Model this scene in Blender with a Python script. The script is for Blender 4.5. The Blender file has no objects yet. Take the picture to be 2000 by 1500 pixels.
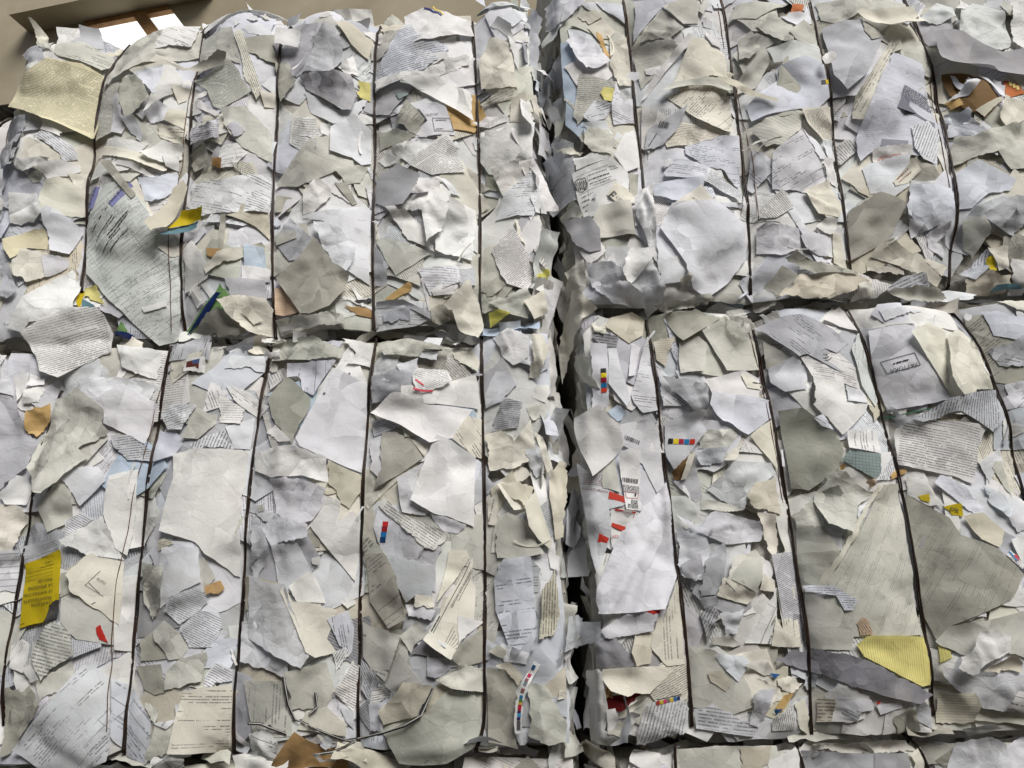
import bpy, math, random
import numpy as np
from mathutils import Vector, Matrix
from mathutils.geometry import delaunay_2d_cdt

random.seed(7)
RNG = np.random.default_rng(7)
scene = bpy.context.scene
COL = scene.collection

# ------------------------------------------------------------------ camera
CAM_D, CAM_H, FPX = 1.5, 1.45, 1500.0
PITCH, ROLL = math.radians(16.0), math.radians(-2.2)
cam_data = bpy.data.cameras.new("camera")
cam = bpy.data.objects.new("camera", cam_data)
COL.objects.link(cam)
cam_data.sensor_width = 36.0
cam_data.lens = 36.0 * FPX / 2000.0
cam_data.clip_start, cam_data.clip_end = 0.05, 500.0
CAM_M = (Matrix.Translation((0, -CAM_D, CAM_H)) @ Matrix.Rotation(math.pi / 2 + PITCH, 4, 'X')
         @ Matrix.Rotation(ROLL, 4, 'Z'))
cam.matrix_world = CAM_M
scene.camera = cam

# ------------------------------------------------------------------ sky, sun, exposure
SUN_EL, SUN_AZ = math.radians(45), math.radians(152)      # azimuth clockwise from +Y (north)
world = bpy.data.worlds.new("World")
scene.world = world
world.use_nodes = True
wt = world.node_tree
bg = wt.nodes["Background"]
sky = wt.nodes.new("ShaderNodeTexSky")
sky.sky_type = 'NISHITA'
sky.sun_disc = False
sky.sun_elevation = SUN_EL
sky.sun_rotation = SUN_AZ
sky.air_density, sky.dust_density, sky.ozone_density = 1.0, 3.0, 0.6
wt.links.new(sky.outputs[0], bg.inputs[0])
bg.inputs[1].default_value = 0.062
sun_data = bpy.data.lights.new("sun", 'SUN')
sun_data.energy = 3.0
sun_data.angle = math.radians(30)
sun_data.color = (1.0, 0.98, 0.945)
sun = bpy.data.objects.new("sun", sun_data)
COL.objects.link(sun)
sdir = Vector((math.sin(SUN_AZ) * math.cos(SUN_EL), math.cos(SUN_AZ) * math.cos(SUN_EL), math.sin(SUN_EL)))
sun.rotation_euler = sdir.to_track_quat('Z', 'Y').to_euler()
sun.location = sdir * 20
vs = scene.view_settings
vs.view_transform, vs.look, vs.exposure, vs.gamma = 'Standard', 'None', 0.20, 1.0
vs.use_curve_mapping = False
scene.cycles.use_denoising = True
scene.cycles.max_bounces = 6
scene.cycles.diffuse_bounces = 4
scene.cycles.transparent_max_bounces = 8

# ------------------------------------------------------------------ helpers
def lin(c):
    return tuple((v / 255.0 / 12.92) if v / 255.0 <= 0.04045 else ((v / 255.0 + 0.055) / 1.055) ** 2.4 for v in c)

R3 = np.array(CAM_M.to_3x3())
CPOS = np.array((0.0, -CAM_D, CAM_H))

def px2w(px, py, h=0.0):
    """photograph pixel -> (x, z) on the vertical plane standing h in front of y = 0"""
    px, py, h = np.asarray(px, float), np.asarray(py, float), np.asarray(h, float)
    d = np.stack([(px - 1000) / FPX, (750 - py) / FPX, -np.ones_like(px)], -1) @ R3.T
    t = (-h - CPOS[1]) / d[..., 1]
    return CPOS[0] + t * d[..., 0], CPOS[2] + t * d[..., 2]

def w2px(p):
    q = (np.asarray(p, float) - CPOS) @ R3
    return 1000 + FPX * q[..., 0] / -q[..., 2], 750 - FPX * q[..., 1] / -q[..., 2]

def mesh_obj(name, verts, faces, mat=None, parent=None, smooth=True):
    me = bpy.data.meshes.new(name)
    me.from_pydata([tuple(map(float, v)) for v in verts], [], [tuple(map(int, f)) for f in faces])
    if mat:
        me.materials.append(mat)
    if smooth:
        me.polygons.foreach_set("use_smooth", [True] * len(me.polygons))
    me.update()
    o = bpy.data.objects.new(name, me)
    COL.objects.link(o)
    if parent:
        o.parent = parent
        o.matrix_parent_inverse = parent.matrix_world.inverted()
    return o

def empty(name, loc):
    o = bpy.data.objects.new(name, None)
    o.empty_display_size = 0.1
    o.location = loc
    o.matrix_world = Matrix.Translation(loc)
    COL.objects.link(o)
    return o

def tag(o, label=None, cat=None, group=None, kind=None):
    for k, v in (("label", label), ("category", cat), ("group", group), ("kind", kind)):
        if v:
            o[k] = v
    return o

# ------------------------------------------------------------------ materials
class NT:
    def __init__(self, name):
        self.m = bpy.data.materials.new(name)
        self.m.use_nodes = True
        self.t = self.m.node_tree
        self.t.nodes.clear()
        self.out = self.n("ShaderNodeOutputMaterial")
    def n(self, typ, **kw):
        nd = self.t.nodes.new(typ)
        for k, v in kw.items():
            setattr(nd, k, v)
        return nd
    def set(self, sock, v):
        if hasattr(v, "links") or isinstance(v, bpy.types.NodeSocket):
            self.t.links.new(v, sock)
        else:
            sock.default_value = v
    def math(self, op, a, b=None, c=None, clamp=False):
        nd = self.n("ShaderNodeMath", operation=op)
        nd.use_clamp = clamp
        for i, v in enumerate((a, b, c)):
            if v is not None:
                self.set(nd.inputs[i], v)
        return nd.outputs[0]
    def maprange(self, v, a, b, c=0.0, d=1.0, interp='LINEAR'):
        nd = self.n("ShaderNodeMapRange", interpolation_type=interp)
        for i, x in enumerate((v, a, b, c, d)):
            self.set(nd.inputs[i], x)
        return nd.outputs[0]
    def noise(self, vec, scale, detail=2.0, rough=0.5, dist=0.0, dim='3D'):
        nd = self.n("ShaderNodeTexNoise", noise_dimensions=dim)
        if vec is not None:
            self.set(nd.inputs['Vector'], vec)
        nd.inputs['Scale'].default_value = scale
        nd.inputs['Detail'].default_value = detail
        nd.inputs['Roughness'].default_value = rough
        nd.inputs['Distortion'].default_value = dist
        return nd.outputs[0]
    def xyz(self, x, y, z=0.0):
        nd = self.n("ShaderNodeCombineXYZ")
        for i, v in enumerate((x, y, z)):
            self.set(nd.inputs[i], v)
        return nd.outputs[0]
    def sep(self, v):
        nd = self.n("ShaderNodeSeparateXYZ")
        self.set(nd.inputs[0], v)
        return nd.outputs
    def mix(self, f, a, b, mode='MIX'):
        nd = self.n("ShaderNodeMix", data_type='RGBA', blend_type=mode)
        self.set(nd.inputs[0], f)
        self.set(nd.inputs[6], a)
        self.set(nd.inputs[7], b)
        return nd.outputs[2]
    def uv(self, name):
        return self.n("ShaderNodeUVMap", uv_map=name).outputs[0]

def text_mask(k, u, v, gate, thr):
    line = k.math('FLOOR', v)
    fv = k.math('FRACT', v)
    a = k.maprange(fv, 0.20, 0.34)
    b = k.maprange(fv, 0.74, 0.58)
    lm = k.math('MULTIPLY', a, b)
    w = k.noise(k.xyz(k.math('MULTIPLY', u, 0.60), k.math('MULTIPLY', line, 7.31)), 1.0, 1.0, dim='2D')
    wm = k.maprange(w, thr, thr + 0.05)
    lt = k.noise(k.xyz(k.math('MULTIPLY', u, 2.3), k.math('MULTIPLY', line, 3.17)), 1.0, 0.0, dim='2D')
    lt = k.maprange(lt, 0.3, 0.55, 0.45, 1.0)
    m = k.math('MULTIPLY', k.math('MULTIPLY', lm, wm), lt)
    if gate:
        g = k.noise(k.xyz(k.math('MULTIPLY', u, 0.05), k.math('MULTIPLY', line, 0.37)), 1.0, 2.0, dim='2D')
        m = k.math('MULTIPLY', m, k.maprange(g, gate, gate + 0.03))
    return m

def make_paper(name, prt='-', attr=False, gloss=False, film=False):
    k = NT(name)
    info = k.n("ShaderNodeObjectInfo")
    uvm = k.uv('m')
    if attr:
        at = k.n("ShaderNodeAttribute", attribute_name='tint')
        col, alpha, vec = at.outputs['Color'], 0.8, uvm
    else:
        col, alpha = info.outputs['Color'], info.outputs['Alpha']
        off = k.math('MULTIPLY', info.outputs['Random'], 61.0)
        va = k.n("ShaderNodeVectorMath", operation='ADD')
        k.set(va.inputs[0], uvm)
        k.set(va.inputs[1], k.xyz(off, off, off))
        vec = va.outputs[0]
    mott = k.maprange(k.noise(vec, 11.0, 5.0, 0.6), 0.25, 0.75, 0.90, 1.04)
    base = k.mix(1.0, col, k.n("ShaderNodeCombineColor").outputs[0], 'MULTIPLY')
    cc = base.node.inputs[7].links[0].from_node
    for i in range(3):
        k.set(cc.inputs[i], mott)
    # grime and yellowing, with a shape of its own
    st = k.maprange(k.noise(vec, 6.0, 6.0, 0.62, 0.6), 0.56, 0.74, 0.0, 0.22)
    base = k.mix(st, base, (0.50, 0.44, 0.31, 1))
    if prt != '-':
        s = k.sep(k.uv('page'))
        u, v = s[0], s[1]
        if prt == 'T':
            m = text_mask(k, u, v, 0.26, 0.32)
        elif prt == 'P':
            m = text_mask(k, u, v, 0.49, 0.34)
        elif prt == 'Q':
            m = k.math('MULTIPLY', text_mask(k, u, v, 0.53, 0.34), 0.45)
        elif prt == 'F':
            m = text_mask(k, u, v, 0.50, 0.42)
            r1 = k.math('LESS_THAN', k.math('FRACT', k.math('MULTIPLY', v, 0.3333)), 0.075)
            r2 = k.math('LESS_THAN', k.math('FRACT', k.math('MULTIPLY', u, 0.0667)), 0.014)
            gg = k.maprange(k.noise(k.xyz(k.math('MULTIPLY', u, 0.02), k.math('MULTIPLY', v, 0.09)), 1.0, 1.0, dim='2D'), 0.42, 0.46)
            r = k.math('MULTIPLY', k.math('MAXIMUM', r1, r2), gg)
            m = k.math('MAXIMUM', m, k.math('MULTIPLY', r, 0.8))
        elif prt == 'G':
            m = k.math('MAXIMUM', k.math('LESS_THAN', k.math('FRACT', v), 0.13),
                       k.math('LESS_THAN', k.math('FRACT', k.math('MULTIPLY', u, 0.8)), 0.12))
            m = k.math('MULTIPLY', m, 0.7)
        elif prt == 'L':
            m = k.math('MULTIPLY', k.math('LESS_THAN', k.math('FRACT', v), 0.17), 0.6)
        bx = k.sep(k.uv('box'))
        for q in (0, 1):
            m = k.math('MULTIPLY', m, k.math('GREATER_THAN', bx[q], 0.07))
            m = k.math('MULTIPLY', m, k.math('LESS_THAN', bx[q], 0.94))
        wear = k.maprange(k.noise(vec, 9.0, 4.0), 0.32, 0.5, 0.35, 0.74)
        base = k.mix(k.math('MULTIPLY', m, wear), base, (0.035, 0.036, 0.045, 1))
    # creases and fine wrinkles
    def folds(pitch, turn, mscale):
        """flat facets between straight creases"""
        rot = k.n("ShaderNodeVectorRotate", rotation_type='Z_AXIS')
        k.set(rot.inputs['Vector'], vec)
        if attr:
            rot.inputs['Angle'].default_value = turn
        else:
            k.set(rot.inputs['Angle'], k.math('MULTIPLY_ADD', info.outputs['Random'], 40.0, turn))
        x = k.sep(rot.outputs[0])[0]
        w1 = k.n("ShaderNodeTexNoise", noise_dimensions='1D')
        k.set(w1.inputs['W'], k.math('MULTIPLY', x, 0.30 / pitch))
        w1.inputs['Scale'].default_value = 1.0
        w1.inputs['Detail'].default_value = 0.0
        x = k.math('ADD', x, k.math('MULTIPLY', w1.outputs[0], pitch * 3.0))
        x = k.math('ADD', x, k.math('MULTIPLY', k.noise(vec, 8.0, 1.0), pitch * 1.6))
        t = k.math('PINGPONG', x, pitch)
        return k.math('MULTIPLY', t, k.maprange(k.noise(vec, mscale, 2.0), 0.45, 0.68))
    def facets(scale, tilt, mscale):
        """crushed paper: flat facets, each leaning its own way, meeting in creases"""
        wob = k.n("ShaderNodeVectorMath", operation='MULTIPLY_ADD')
        nn = k.n("ShaderNodeTexNoise")
        k.set(nn.inputs['Vector'], vec)
        nn.inputs['Scale'].default_value = scale * 0.9
        k.set(wob.inputs[0], nn.outputs['Color'])
        wob.inputs[1].default_value = (0.5 / scale, 0.5 / scale, 0)
        k.set(wob.inputs[2], vec)
        vo = k.n("ShaderNodeTexVoronoi", feature='F1', voronoi_dimensions='2D')
        k.set(vo.inputs['Vector'], wob.outputs[0])
        vo.inputs['Scale'].default_value = scale
        sub = k.n("ShaderNodeVectorMath", operation='SUBTRACT')
        k.set(sub.inputs[0], wob.outputs[0])
        k.set(sub.inputs[1], vo.outputs['Position'])
        cen = k.n("ShaderNodeVectorMath", operation='SUBTRACT')
        k.set(cen.inputs[0], vo.outputs['Color'])
        cen.inputs[1].default_value = (0.5, 0.5, 0.5)
        flat = k.n("ShaderNodeVectorMath", operation='MULTIPLY')
        k.set(flat.inputs[0], cen.outputs[0])
        flat.inputs[1].default_value = (tilt, tilt, 0)
        dot = k.n("ShaderNodeVectorMath", operation='DOT_PRODUCT')
        k.set(dot.inputs[0], flat.outputs[0])
        k.set(dot.inputs[1], sub.outputs[0])
        return k.math('MULTIPLY', dot.outputs['Value'], k.maprange(k.noise(vec, mscale, 2.0), 0.42, 0.66, 0.10, 1.15))
    h = facets(12.0, 0.44, 6.0)
    h = k.math('ADD', h, facets(37.0, 0.42, 9.0))
    h = k.math('ADD', h, k.math('MULTIPLY', folds(0.055, 0.3, 6.0), 0.07))
    h = k.math('ADD', h, k.math('MULTIPLY', k.noise(vec, 42.0, 5.0, 0.6, 0.6), 0.0022))
    bump = k.n("ShaderNodeBump")
    bump.inputs['Distance'].default_value = 1.0
    k.set(bump.inputs['Strength'], alpha)
    k.set(bump.inputs['Height'], h)
    bs = k.n("ShaderNodeBsdfPrincipled")
    k.set(bs.inputs['Base Color'], base)
    bs.inputs['Roughness'].default_value = 0.48 if gloss else 0.70
    bs.inputs['Specular IOR Level'].default_value = 0.38 if gloss else 0.3
    k.set(bs.inputs['Normal'], bump.outputs[0])
    if film:
        bs.inputs['Roughness'].default_value = 0.12
        tr = k.n("ShaderNodeBsdfTransparent")
        tr.inputs[0].default_value = (0.9, 0.9, 0.88, 1)
        mx = k.n("ShaderNodeMixShader")
        mx.inputs[0].default_value = 0.42
    else:
        tr = k.n("ShaderNodeBsdfTranslucent")
        k.set(tr.inputs[0], base)
        mx = k.n("ShaderNodeMixShader")
        mx.inputs[0].default_value = 0.86
    k.t.links.new(tr.outputs[0], mx.inputs[1])
    k.t.links.new(bs.outputs[0], mx.inputs[2])
    k.t.links.new(mx.outputs[0], k.out.inputs[0])
    return k.m

MAT = {p: make_paper("paper_" + n, p) for p, n in
       (('-', 'plain'), ('T', 'text'), ('P', 'letter'), ('F', 'form'), ('G', 'grid'), ('L', 'ruled'), ('Q', 'faint'))}
MAT['g'] = make_paper("paper_coated", '-', gloss=True)
MAT['f'] = make_paper("plastic_film", '-', film=True)
MAT['stuff'] = make_paper("paper_bits", '-', attr=True)

def simple_mat(name, c1, c2, scale=8.0, rough=0.7, metal=0.0, bump=0.0, objcol=False, coord='Object', detail=6.0):
    k = NT(name)
    tc = k.n("ShaderNodeTexCoord").outputs[coord]
    n = k.noise(tc, scale, detail, 0.6)
    if objcol:
        base = k.n("ShaderNodeObjectInfo").outputs['Color']
    else:
        base = k.mix(k.maprange(n, 0.35, 0.65), (*c1, 1), (*c2, 1))
    bs = k.n("ShaderNodeBsdfPrincipled")
    k.set(bs.inputs['Base Color'], base)
    bs.inputs['Roughness'].default_value = rough
    bs.inputs['Metallic'].default_value = metal
    if bump:
        b = k.n("ShaderNodeBump")
        b.inputs['Distance'].default_value = bump
        k.set(b.inputs['Height'], k.noise(tc, scale * 4, 6.0))
        k.set(bs.inputs['Normal'], b.outputs[0])
    k.t.links.new(bs.outputs[0], k.out.inputs[0])
    return k.m

MAT['ink'] = simple_mat("printing_ink", (0, 0, 0), (0, 0, 0), objcol=True, rough=0.6)
MAT['wire'] = simple_mat("baling_wire", (0.006, 0.005, 0.005), (0.045, 0.024, 0.014), 25.0, 0.5, 0.35, 0.0006)
MAT['rust'] = simple_mat("rusty_wire", (0.06, 0.03, 0.018), (0.17, 0.075, 0.035), 90.0, 0.8, 0.1, 0.0006)
MAT['core'] = simple_mat("pressed_paper_core", (0.50, 0.49, 0.45), (0.30, 0.29, 0.26), 14.0, 0.85, 0.0, 0.006)
MAT['concrete'] = simple_mat("concrete", (0.38, 0.33, 0.235), (0.29, 0.25, 0.17), 2.0, 0.85, 0.0, 0.004)
MAT['floor'] = simple_mat("concrete_floor", (0.06, 0.058, 0.052), (0.09, 0.087, 0.08), 2.0, 0.85, 0.0, 0.004)
MAT['wood'] = simple_mat("old_timber", (0.22, 0.11, 0.04), (0.34, 0.19, 0.07), 12.0, 0.75, 0.0, 0.003)

# ------------------------------------------------------------------ relief of the stack: a height field over (x, z)
CELL = 0.0025
X0, X1, Z0, Z1 = -1.42, 1.42, CAM_H - 0.45, CAM_H + 1.62
NX, NZ = int((X1 - X0) / CELL), int((Z1 - Z0) / CELL)
gx = X0 + (np.arange(NX) + 0.5) * CELL
gz = Z0 + (np.arange(NZ) + 0.5) * CELL
GX, GZ = np.meshgrid(gx, gz)                  # [iz, ix]

def vnoise(X, Z, scale, seed):
    r = np.random.default_rng(seed)
    T = r.random((64, 64))
    u, v = X / scale + 31.3, Z / scale + 17.7
    i, j = np.floor(u).astype(int), np.floor(v).astype(int)
    fu, fv = u - i, v - j
    fu, fv = fu * fu * (3 - 2 * fu), fv * fv * (3 - 2 * fv)
    i0, i1, j0, j1 = i % 64, (i + 1) % 64, j % 64, (j + 1) % 64
    a = T[j0, i0] * (1 - fu) + T[j0, i1] * fu
    b = T[j1, i0] * (1 - fu) + T[j1, i1] * fu
    return (a * (1 - fv) + b * fv) * 2 - 1

def W(px, py):
    a, b = px2w(px, py)
    return float(a), float(b)

# the bales: edges measured on the front plane
zj_l = W(650, 652)[1]; zj_r = W(1500, 596)[1]
zb_l = W(700, 1474)[1]; zb_r = W(1500, 1450)[1]
BALES = {}
def bale(key, x0, x1, z0, z1, R, depth, off, label, size_y=1.05):
    BALES[key] = dict(x0=x0, x1=x1, z0=z0, z1=z1, R=R, depth=depth, off=off, label=label, sy=size_y)
# R / depth: rounding of (left, right, bottom, top) edges
bale('UL', W(-25, 400)[0], W(1062, 350)[0], zj_l, W(650, 12)[1], (.10, .045, .05, .10), (.10, .04, .035, .085), 0.0,
     "upper bale of white waste paper, its top edge showing below the beige wall")
bale('UR', W(1100, 350)[0], 1.75, zj_r, W(1500, -190)[1], (.06, .1, .05, .1), (.05, .1, .035, .1), 0.012,
     "upper bale of white waste paper running out of the top right corner")
bale('LL', -1.62, W(1100, 1000)[0], zb_l, zj_l - .009, (.1, .045, .04, .05), (.1, .045, .035, .035), 0.0,
     "lower bale of white waste paper with the yellow card, beside the dark gap")
bale('LR', W(1146, 1000)[0], 1.75, zb_r, zj_r - .009, (.05, .1, .045, .055), (.05, .1, .04, .04), 0.012,
     "lower bale of white waste paper with the yellow ruled sheet near its foot")
bale('BL', -1.62, W(1135, 1490)[0], zb_l - .86, zb_l - .009, (.1, .05, .03, .05), (.1, .05, .03, .04), -0.02,
     "bottom bale of waste paper below the kraft envelope, only its top edge in view")
bale('BR', W(1165, 1490)[0], 1.75, zb_r - .85, zb_r - .009, (.05, .1, .03, .05), (.05, .1, .03, .04), 0.0,
     "bottom bale of waste paper below the yellow ruled sheet, only its top edge in view")
bale('XL', -1.9, W(-30, 400)[0] - .01, zj_l, W(100, 120)[1], (.1, .05, .03, .10), (.1, .05, .03, .1), -0.16,
     "bale of waste paper set back at the far left, a sliver past the newspaper page")

XC = W(430, 50)[0], W(230, 60)[0]
BALES['UL']['drop'] = lambda x: .066 * np.clip((XC[0] - x) / (XC[0] - XC[1]), 0, 1)
def bale_h(b, X, Z):
    """front of a bale: height towards the viewer, rounded edges, bulge, lumps"""
    d = np.full(X.shape, b['off'], float)
    drop = b.get('drop', lambda x: 0.0)(X)
    for e, r, dep in ((X - b['x0'], b['R'][0], b['depth'][0]), (b['x1'] - X, b['R'][1], b['depth'][1]),
                      (Z - b['z0'], b['R'][2], b['depth'][2]), (b['z1'] - drop - Z, b['R'][3], b['depth'][3])):
        wob = 0.005 * vnoise(X, Z, 0.05, 5) + 0.007 * vnoise(X, Z, 0.13, 6)
        e = e + wob
        t = np.clip(1 - e / r, 0, 1)
        d -= dep * (1 - np.sqrt(np.clip(1 - t * t, 0, 1)))
        d -= np.clip(-e, 0, None) * 4
    d += 0.010 * vnoise(X, Z, 0.22, 11) + 0.006 * vnoise(X, Z, 0.09, 12)
    return np.maximum(d, b['off'] - 0.34)

H0 = np.full(GX.shape, -0.5)
OWN = np.zeros(GX.shape, int)
BKEYS = list(BALES)
for n, kk in enumerate(BKEYS):
    hb = bale_h(BALES[kk], GX, GZ)
    OWN = np.where(hb > H0, n, OWN)
    H0 = np.maximum(H0, hb)
H0[H0 < -0.33] = -0.33
H = H0.copy()

# wires (photograph pixels, top to bottom); thin = rusty single strand beside it
WIRES = [
 ('UL', 0, [(238, 68), (222, 92), (200, 140), (183, 220), (170, 330), (160, 420), (154, 480), (148, 560)]),
 ('UL', 0, [(391, 38), (385, 70), (374, 150), (368, 230), (362, 330), (356, 430), (350, 540), (346, 652)]),
 ('UL', 0, [(560, 30), (549, 75), (541, 150), (535, 250), (530, 380), (529, 500), (528, 648)]),
 ('UL', 0, [(731, 4), (731, 60), (728, 150), (727, 300), (726, 430), (727, 540), (728, 640)]),
 ('UL', 0, [(921, 22), (926, 90), (931, 200), (935, 300), (936, 420), (936, 520), (938, 640)]),
 ('UR', 0, [(1215, -60), (1220, 0), (1236, 110), (1246, 220), (1256, 300), (1262, 385)]),
 ('UR', 0, [(1405, -60), (1417, 10), (1432, 120), (1443, 210), (1453, 300), (1461, 410), (1468, 500), (1472, 566)]),
 ('UR', 0, [(1577, -60), (1589, 5), (1606, 90), (1624, 190), (1638, 290), (1652, 390), (1665, 480), (1672, 525)]),
 ('UR', 0, [(1762, -60), (1780, 5), (1805, 80), (1832, 150), (1850, 240), (1866, 340), (1874, 430), (1872, 545)]),
 ('LL', 0, [(110, 760), (92, 820), (66, 890), (48, 980), (32, 1080), (16, 1180), (2, 1290), (-12, 1420)]),
 ('LL', 0, [(323, 668), (308, 730), (291, 840), (279, 930), (266, 1060), (254, 1180), (243, 1290), (234, 1400), (230, 1474)]),
 ('LL', 0, [(519, 660), (507, 720), (496, 800), (484, 900), (473, 1020), (465, 1130), (455, 1250), (449, 1370), (446, 1476)]),
 ('LL', 0, [(731, 652), (724, 700), (716, 790), (709, 900), (704, 1020), (699, 1150), (697, 1290), (694, 1400), (695, 1476)]),
 ('LL', 0, [(939, 655), (940, 740), (943, 860), (946, 1000), (947, 1120), (946, 1260), (946, 1400), (942, 1440), (928, 1468)]),
 ('LR', 0, [(1266, 618), (1276, 680), (1287, 780), (1300, 880), (1313, 980), (1325, 1090), (1337, 1200), (1348, 1310), (1356, 1420)]),
 ('LR', 0, [(1470, 596), (1484, 650), (1500, 730), (1516, 820), (1532, 910), (1548, 1000), (1563, 1100), (1578, 1200), (1590, 1310), (1600, 1440)]),
 ('LR', 0, [(1664, 598), (1682, 635), (1704, 700), (1730, 800), (1754, 880), (1772, 960), (1789, 1050), (1806, 1150), (1822, 1240), (1833, 1320), (1842, 1400)]),
 ('LR', 0, [(1866, 590), (1900, 625), (1932, 680), (1955, 740), (1978, 810), (1996, 880), (2020, 970)]),
 ('BR', 0, [(1562, 1448), (1572, 1470), (1580, 1500), (1588, 1560)]),
 ('BR', 0, [(1780, 1436), (1812, 1458), (1830, 1500), (1845, 1560)]),
 ('BL', 0, [(1316, 1452), (1318, 1500), (1320, 1560)]),
 ('UL', 1, [(374, 120), (366, 180), (357, 250), (348, 320), (338, 420), (331, 500), (330, 560), (327, 640)]),
 ('UR', 1, [(1424, 60), (1440, 160), (1458, 250), (1472, 340), (1480, 430)]),
 ('UR', 1, [(1404, 0), (1411, 50), (1416, 90)]),
 ('UR', 1, [(1812, 120), (1830, 200), (1846, 300), (1858, 380)]),
 ('LL', 1, [(308, 720), (290, 790), (272, 880), (250, 980), (237, 1060), (222, 1150), (213, 1240), (205, 1360), (203, 1430)]),
 ('LR', 1, [(1470, 640), (1490, 720), (1506, 810), (1522, 900), (1536, 980)]),
]
PIN = np.zeros(GX.shape)
WPATH = []
for bk, thin, pts in WIRES:
    p = np.array(pts, float)
    xs, zs = px2w(p[:, 0], p[:, 1], 0.01 + BALES[bk]['off'])
    o = np.argsort(zs)
    xs, zs = xs[o], zs[o]
    n = max(8, int((zs[-1] - zs[0]) / 0.006))
    zz = np.linspace(zs[0], zs[-1], n)
    xx = np.interp(zz, zs, xs)
    kern = np.hanning(15); kern /= kern.sum()
    xx = np.convolve(np.pad(xx, 7, mode='reflect', reflect_type='odd'), kern, 'valid')
    WPATH.append((bk, thin, xx, zz))
    xw = np.interp(gz, zz, xx)
    fade = np.clip((gz - zz[0] + .05) / .05, 0, 1) * np.clip((zz[-1] + .05 - gz) / .05, 0, 1)
    dist = np.abs(GX - xw[:, None])
    if thin:
        pr = .003 * np.exp(-dist / .006)
    else:
        pr = .010 * np.exp(-dist / .010) + .020 * np.exp(-(dist / .055) ** 2)
    PIN = np.maximum(PIN, pr * fade[:, None])

def bil(A, x, z, i0=0, j0=0):
    u = np.clip((np.asarray(x) - X0) / CELL - 0.5 - i0, 0, A.shape[1] - 1.001)
    v = np.clip((np.asarray(z) - Z0) / CELL - 0.5 - j0, 0, A.shape[0] - 1.001)
    i, j = u.astype(int), v.astype(int)
    fu, fv = u - i, v - j
    return (A[j, i] * (1 - fu) + A[j, i + 1] * fu) * (1 - fv) + (A[j + 1, i] * (1 - fu) + A[j + 1, i + 1] * fu) * fv

def maxf(A, r):
    B = A.copy()
    for s in range(1, r + 1):
        B[:, s:] = np.maximum(B[:, s:], A[:, :-s]); B[:, :-s] = np.maximum(B[:, :-s], A[:, s:])
    C = B.copy()
    for s in range(1, r + 1):
        C[s:, :] = np.maximum(C[s:, :], B[:-s, :]); C[:-s, :] = np.maximum(C[:-s, :], B[s:, :])
    return C

def boxf(A, r):
    for ax in (0, 1):
        P = np.pad(A, [(r + 1, r) if a == ax else (0, 0) for a in (0, 1)], mode='edge')
        cs = np.cumsum(P, axis=ax)
        n = A.shape[ax]
        A = (np.take(cs, range(2 * r + 1, 2 * r + 1 + n), ax) - np.take(cs, range(0, n), ax)) / (2 * r + 1)
    return A

def inpoly(X, Z, poly):
    r = np.zeros(X.shape, bool)
    n = len(poly)
    for a in range(n):
        x1, z1 = poly[a]; x2, z2 = poly[(a + 1) % n]
        if z1 == z2:
            continue
        c = ((Z < z1) != (Z < z2)) & (X < (x2 - x1) * (Z - z1) / (z2 - z1) + x1)
        r ^= c
    return r

# ------------------------------------------------------------------ sheets of paper draped over one another
SHEETS = []
TOP = np.full(GX.shape, -1, int)
HERO = np.zeros(GX.shape, bool)

def crumple(X, Z, cx, cz, size, amp, r):
    f = np.zeros(X.shape)
    mods = [np.clip(vnoise(X, Z, .05, int(r.integers(1e6))) * 1.3 + .35, 0, 1) for _ in range(2)]
    for q in range(3 + int(amp * 6)):
        a = r.uniform(0, math.pi)
        d = (X - cx) * math.cos(a) + (Z - cz) * math.sin(a) - r.uniform(-.5, .5) * size
        w = r.uniform(.007, .022)
        f += amp * r.uniform(.0012, .0042) * np.clip(1 - np.abs(d) / w, 0, 1) * mods[q % 2]
    for _ in range(2):
        a = r.uniform(0, math.pi)
        d = (X - cx) * math.cos(a) + (Z - cz) * math.sin(a) - r.uniform(-.4, .4) * size
        f += amp * r.uniform(-.03, .045) * np.abs(d)
    if amp > .15:                                  # angular facets of crushed paper
        for sg in (1, -1):
            g = np.full(X.shape, -9.0)
            n = int(7 + size * 110)
            for _ in range(n):
                a, sl = r.uniform(0, 2 * math.pi), r.uniform(.06, .34) * amp
                px_, pz_ = cx + r.uniform(-.6, .6) * size, cz + r.uniform(-.6, .6) * size
                g = np.maximum(g, sl * ((X - px_) * math.cos(a) + (Z - pz_) * math.sin(a)))
            f += sg * g * .62
    f += .0012 * amp * vnoise(X, Z, .04, int(r.integers(1e6)))
    return f

H0S = boxf(maxf(H0, 12), 6)

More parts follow.
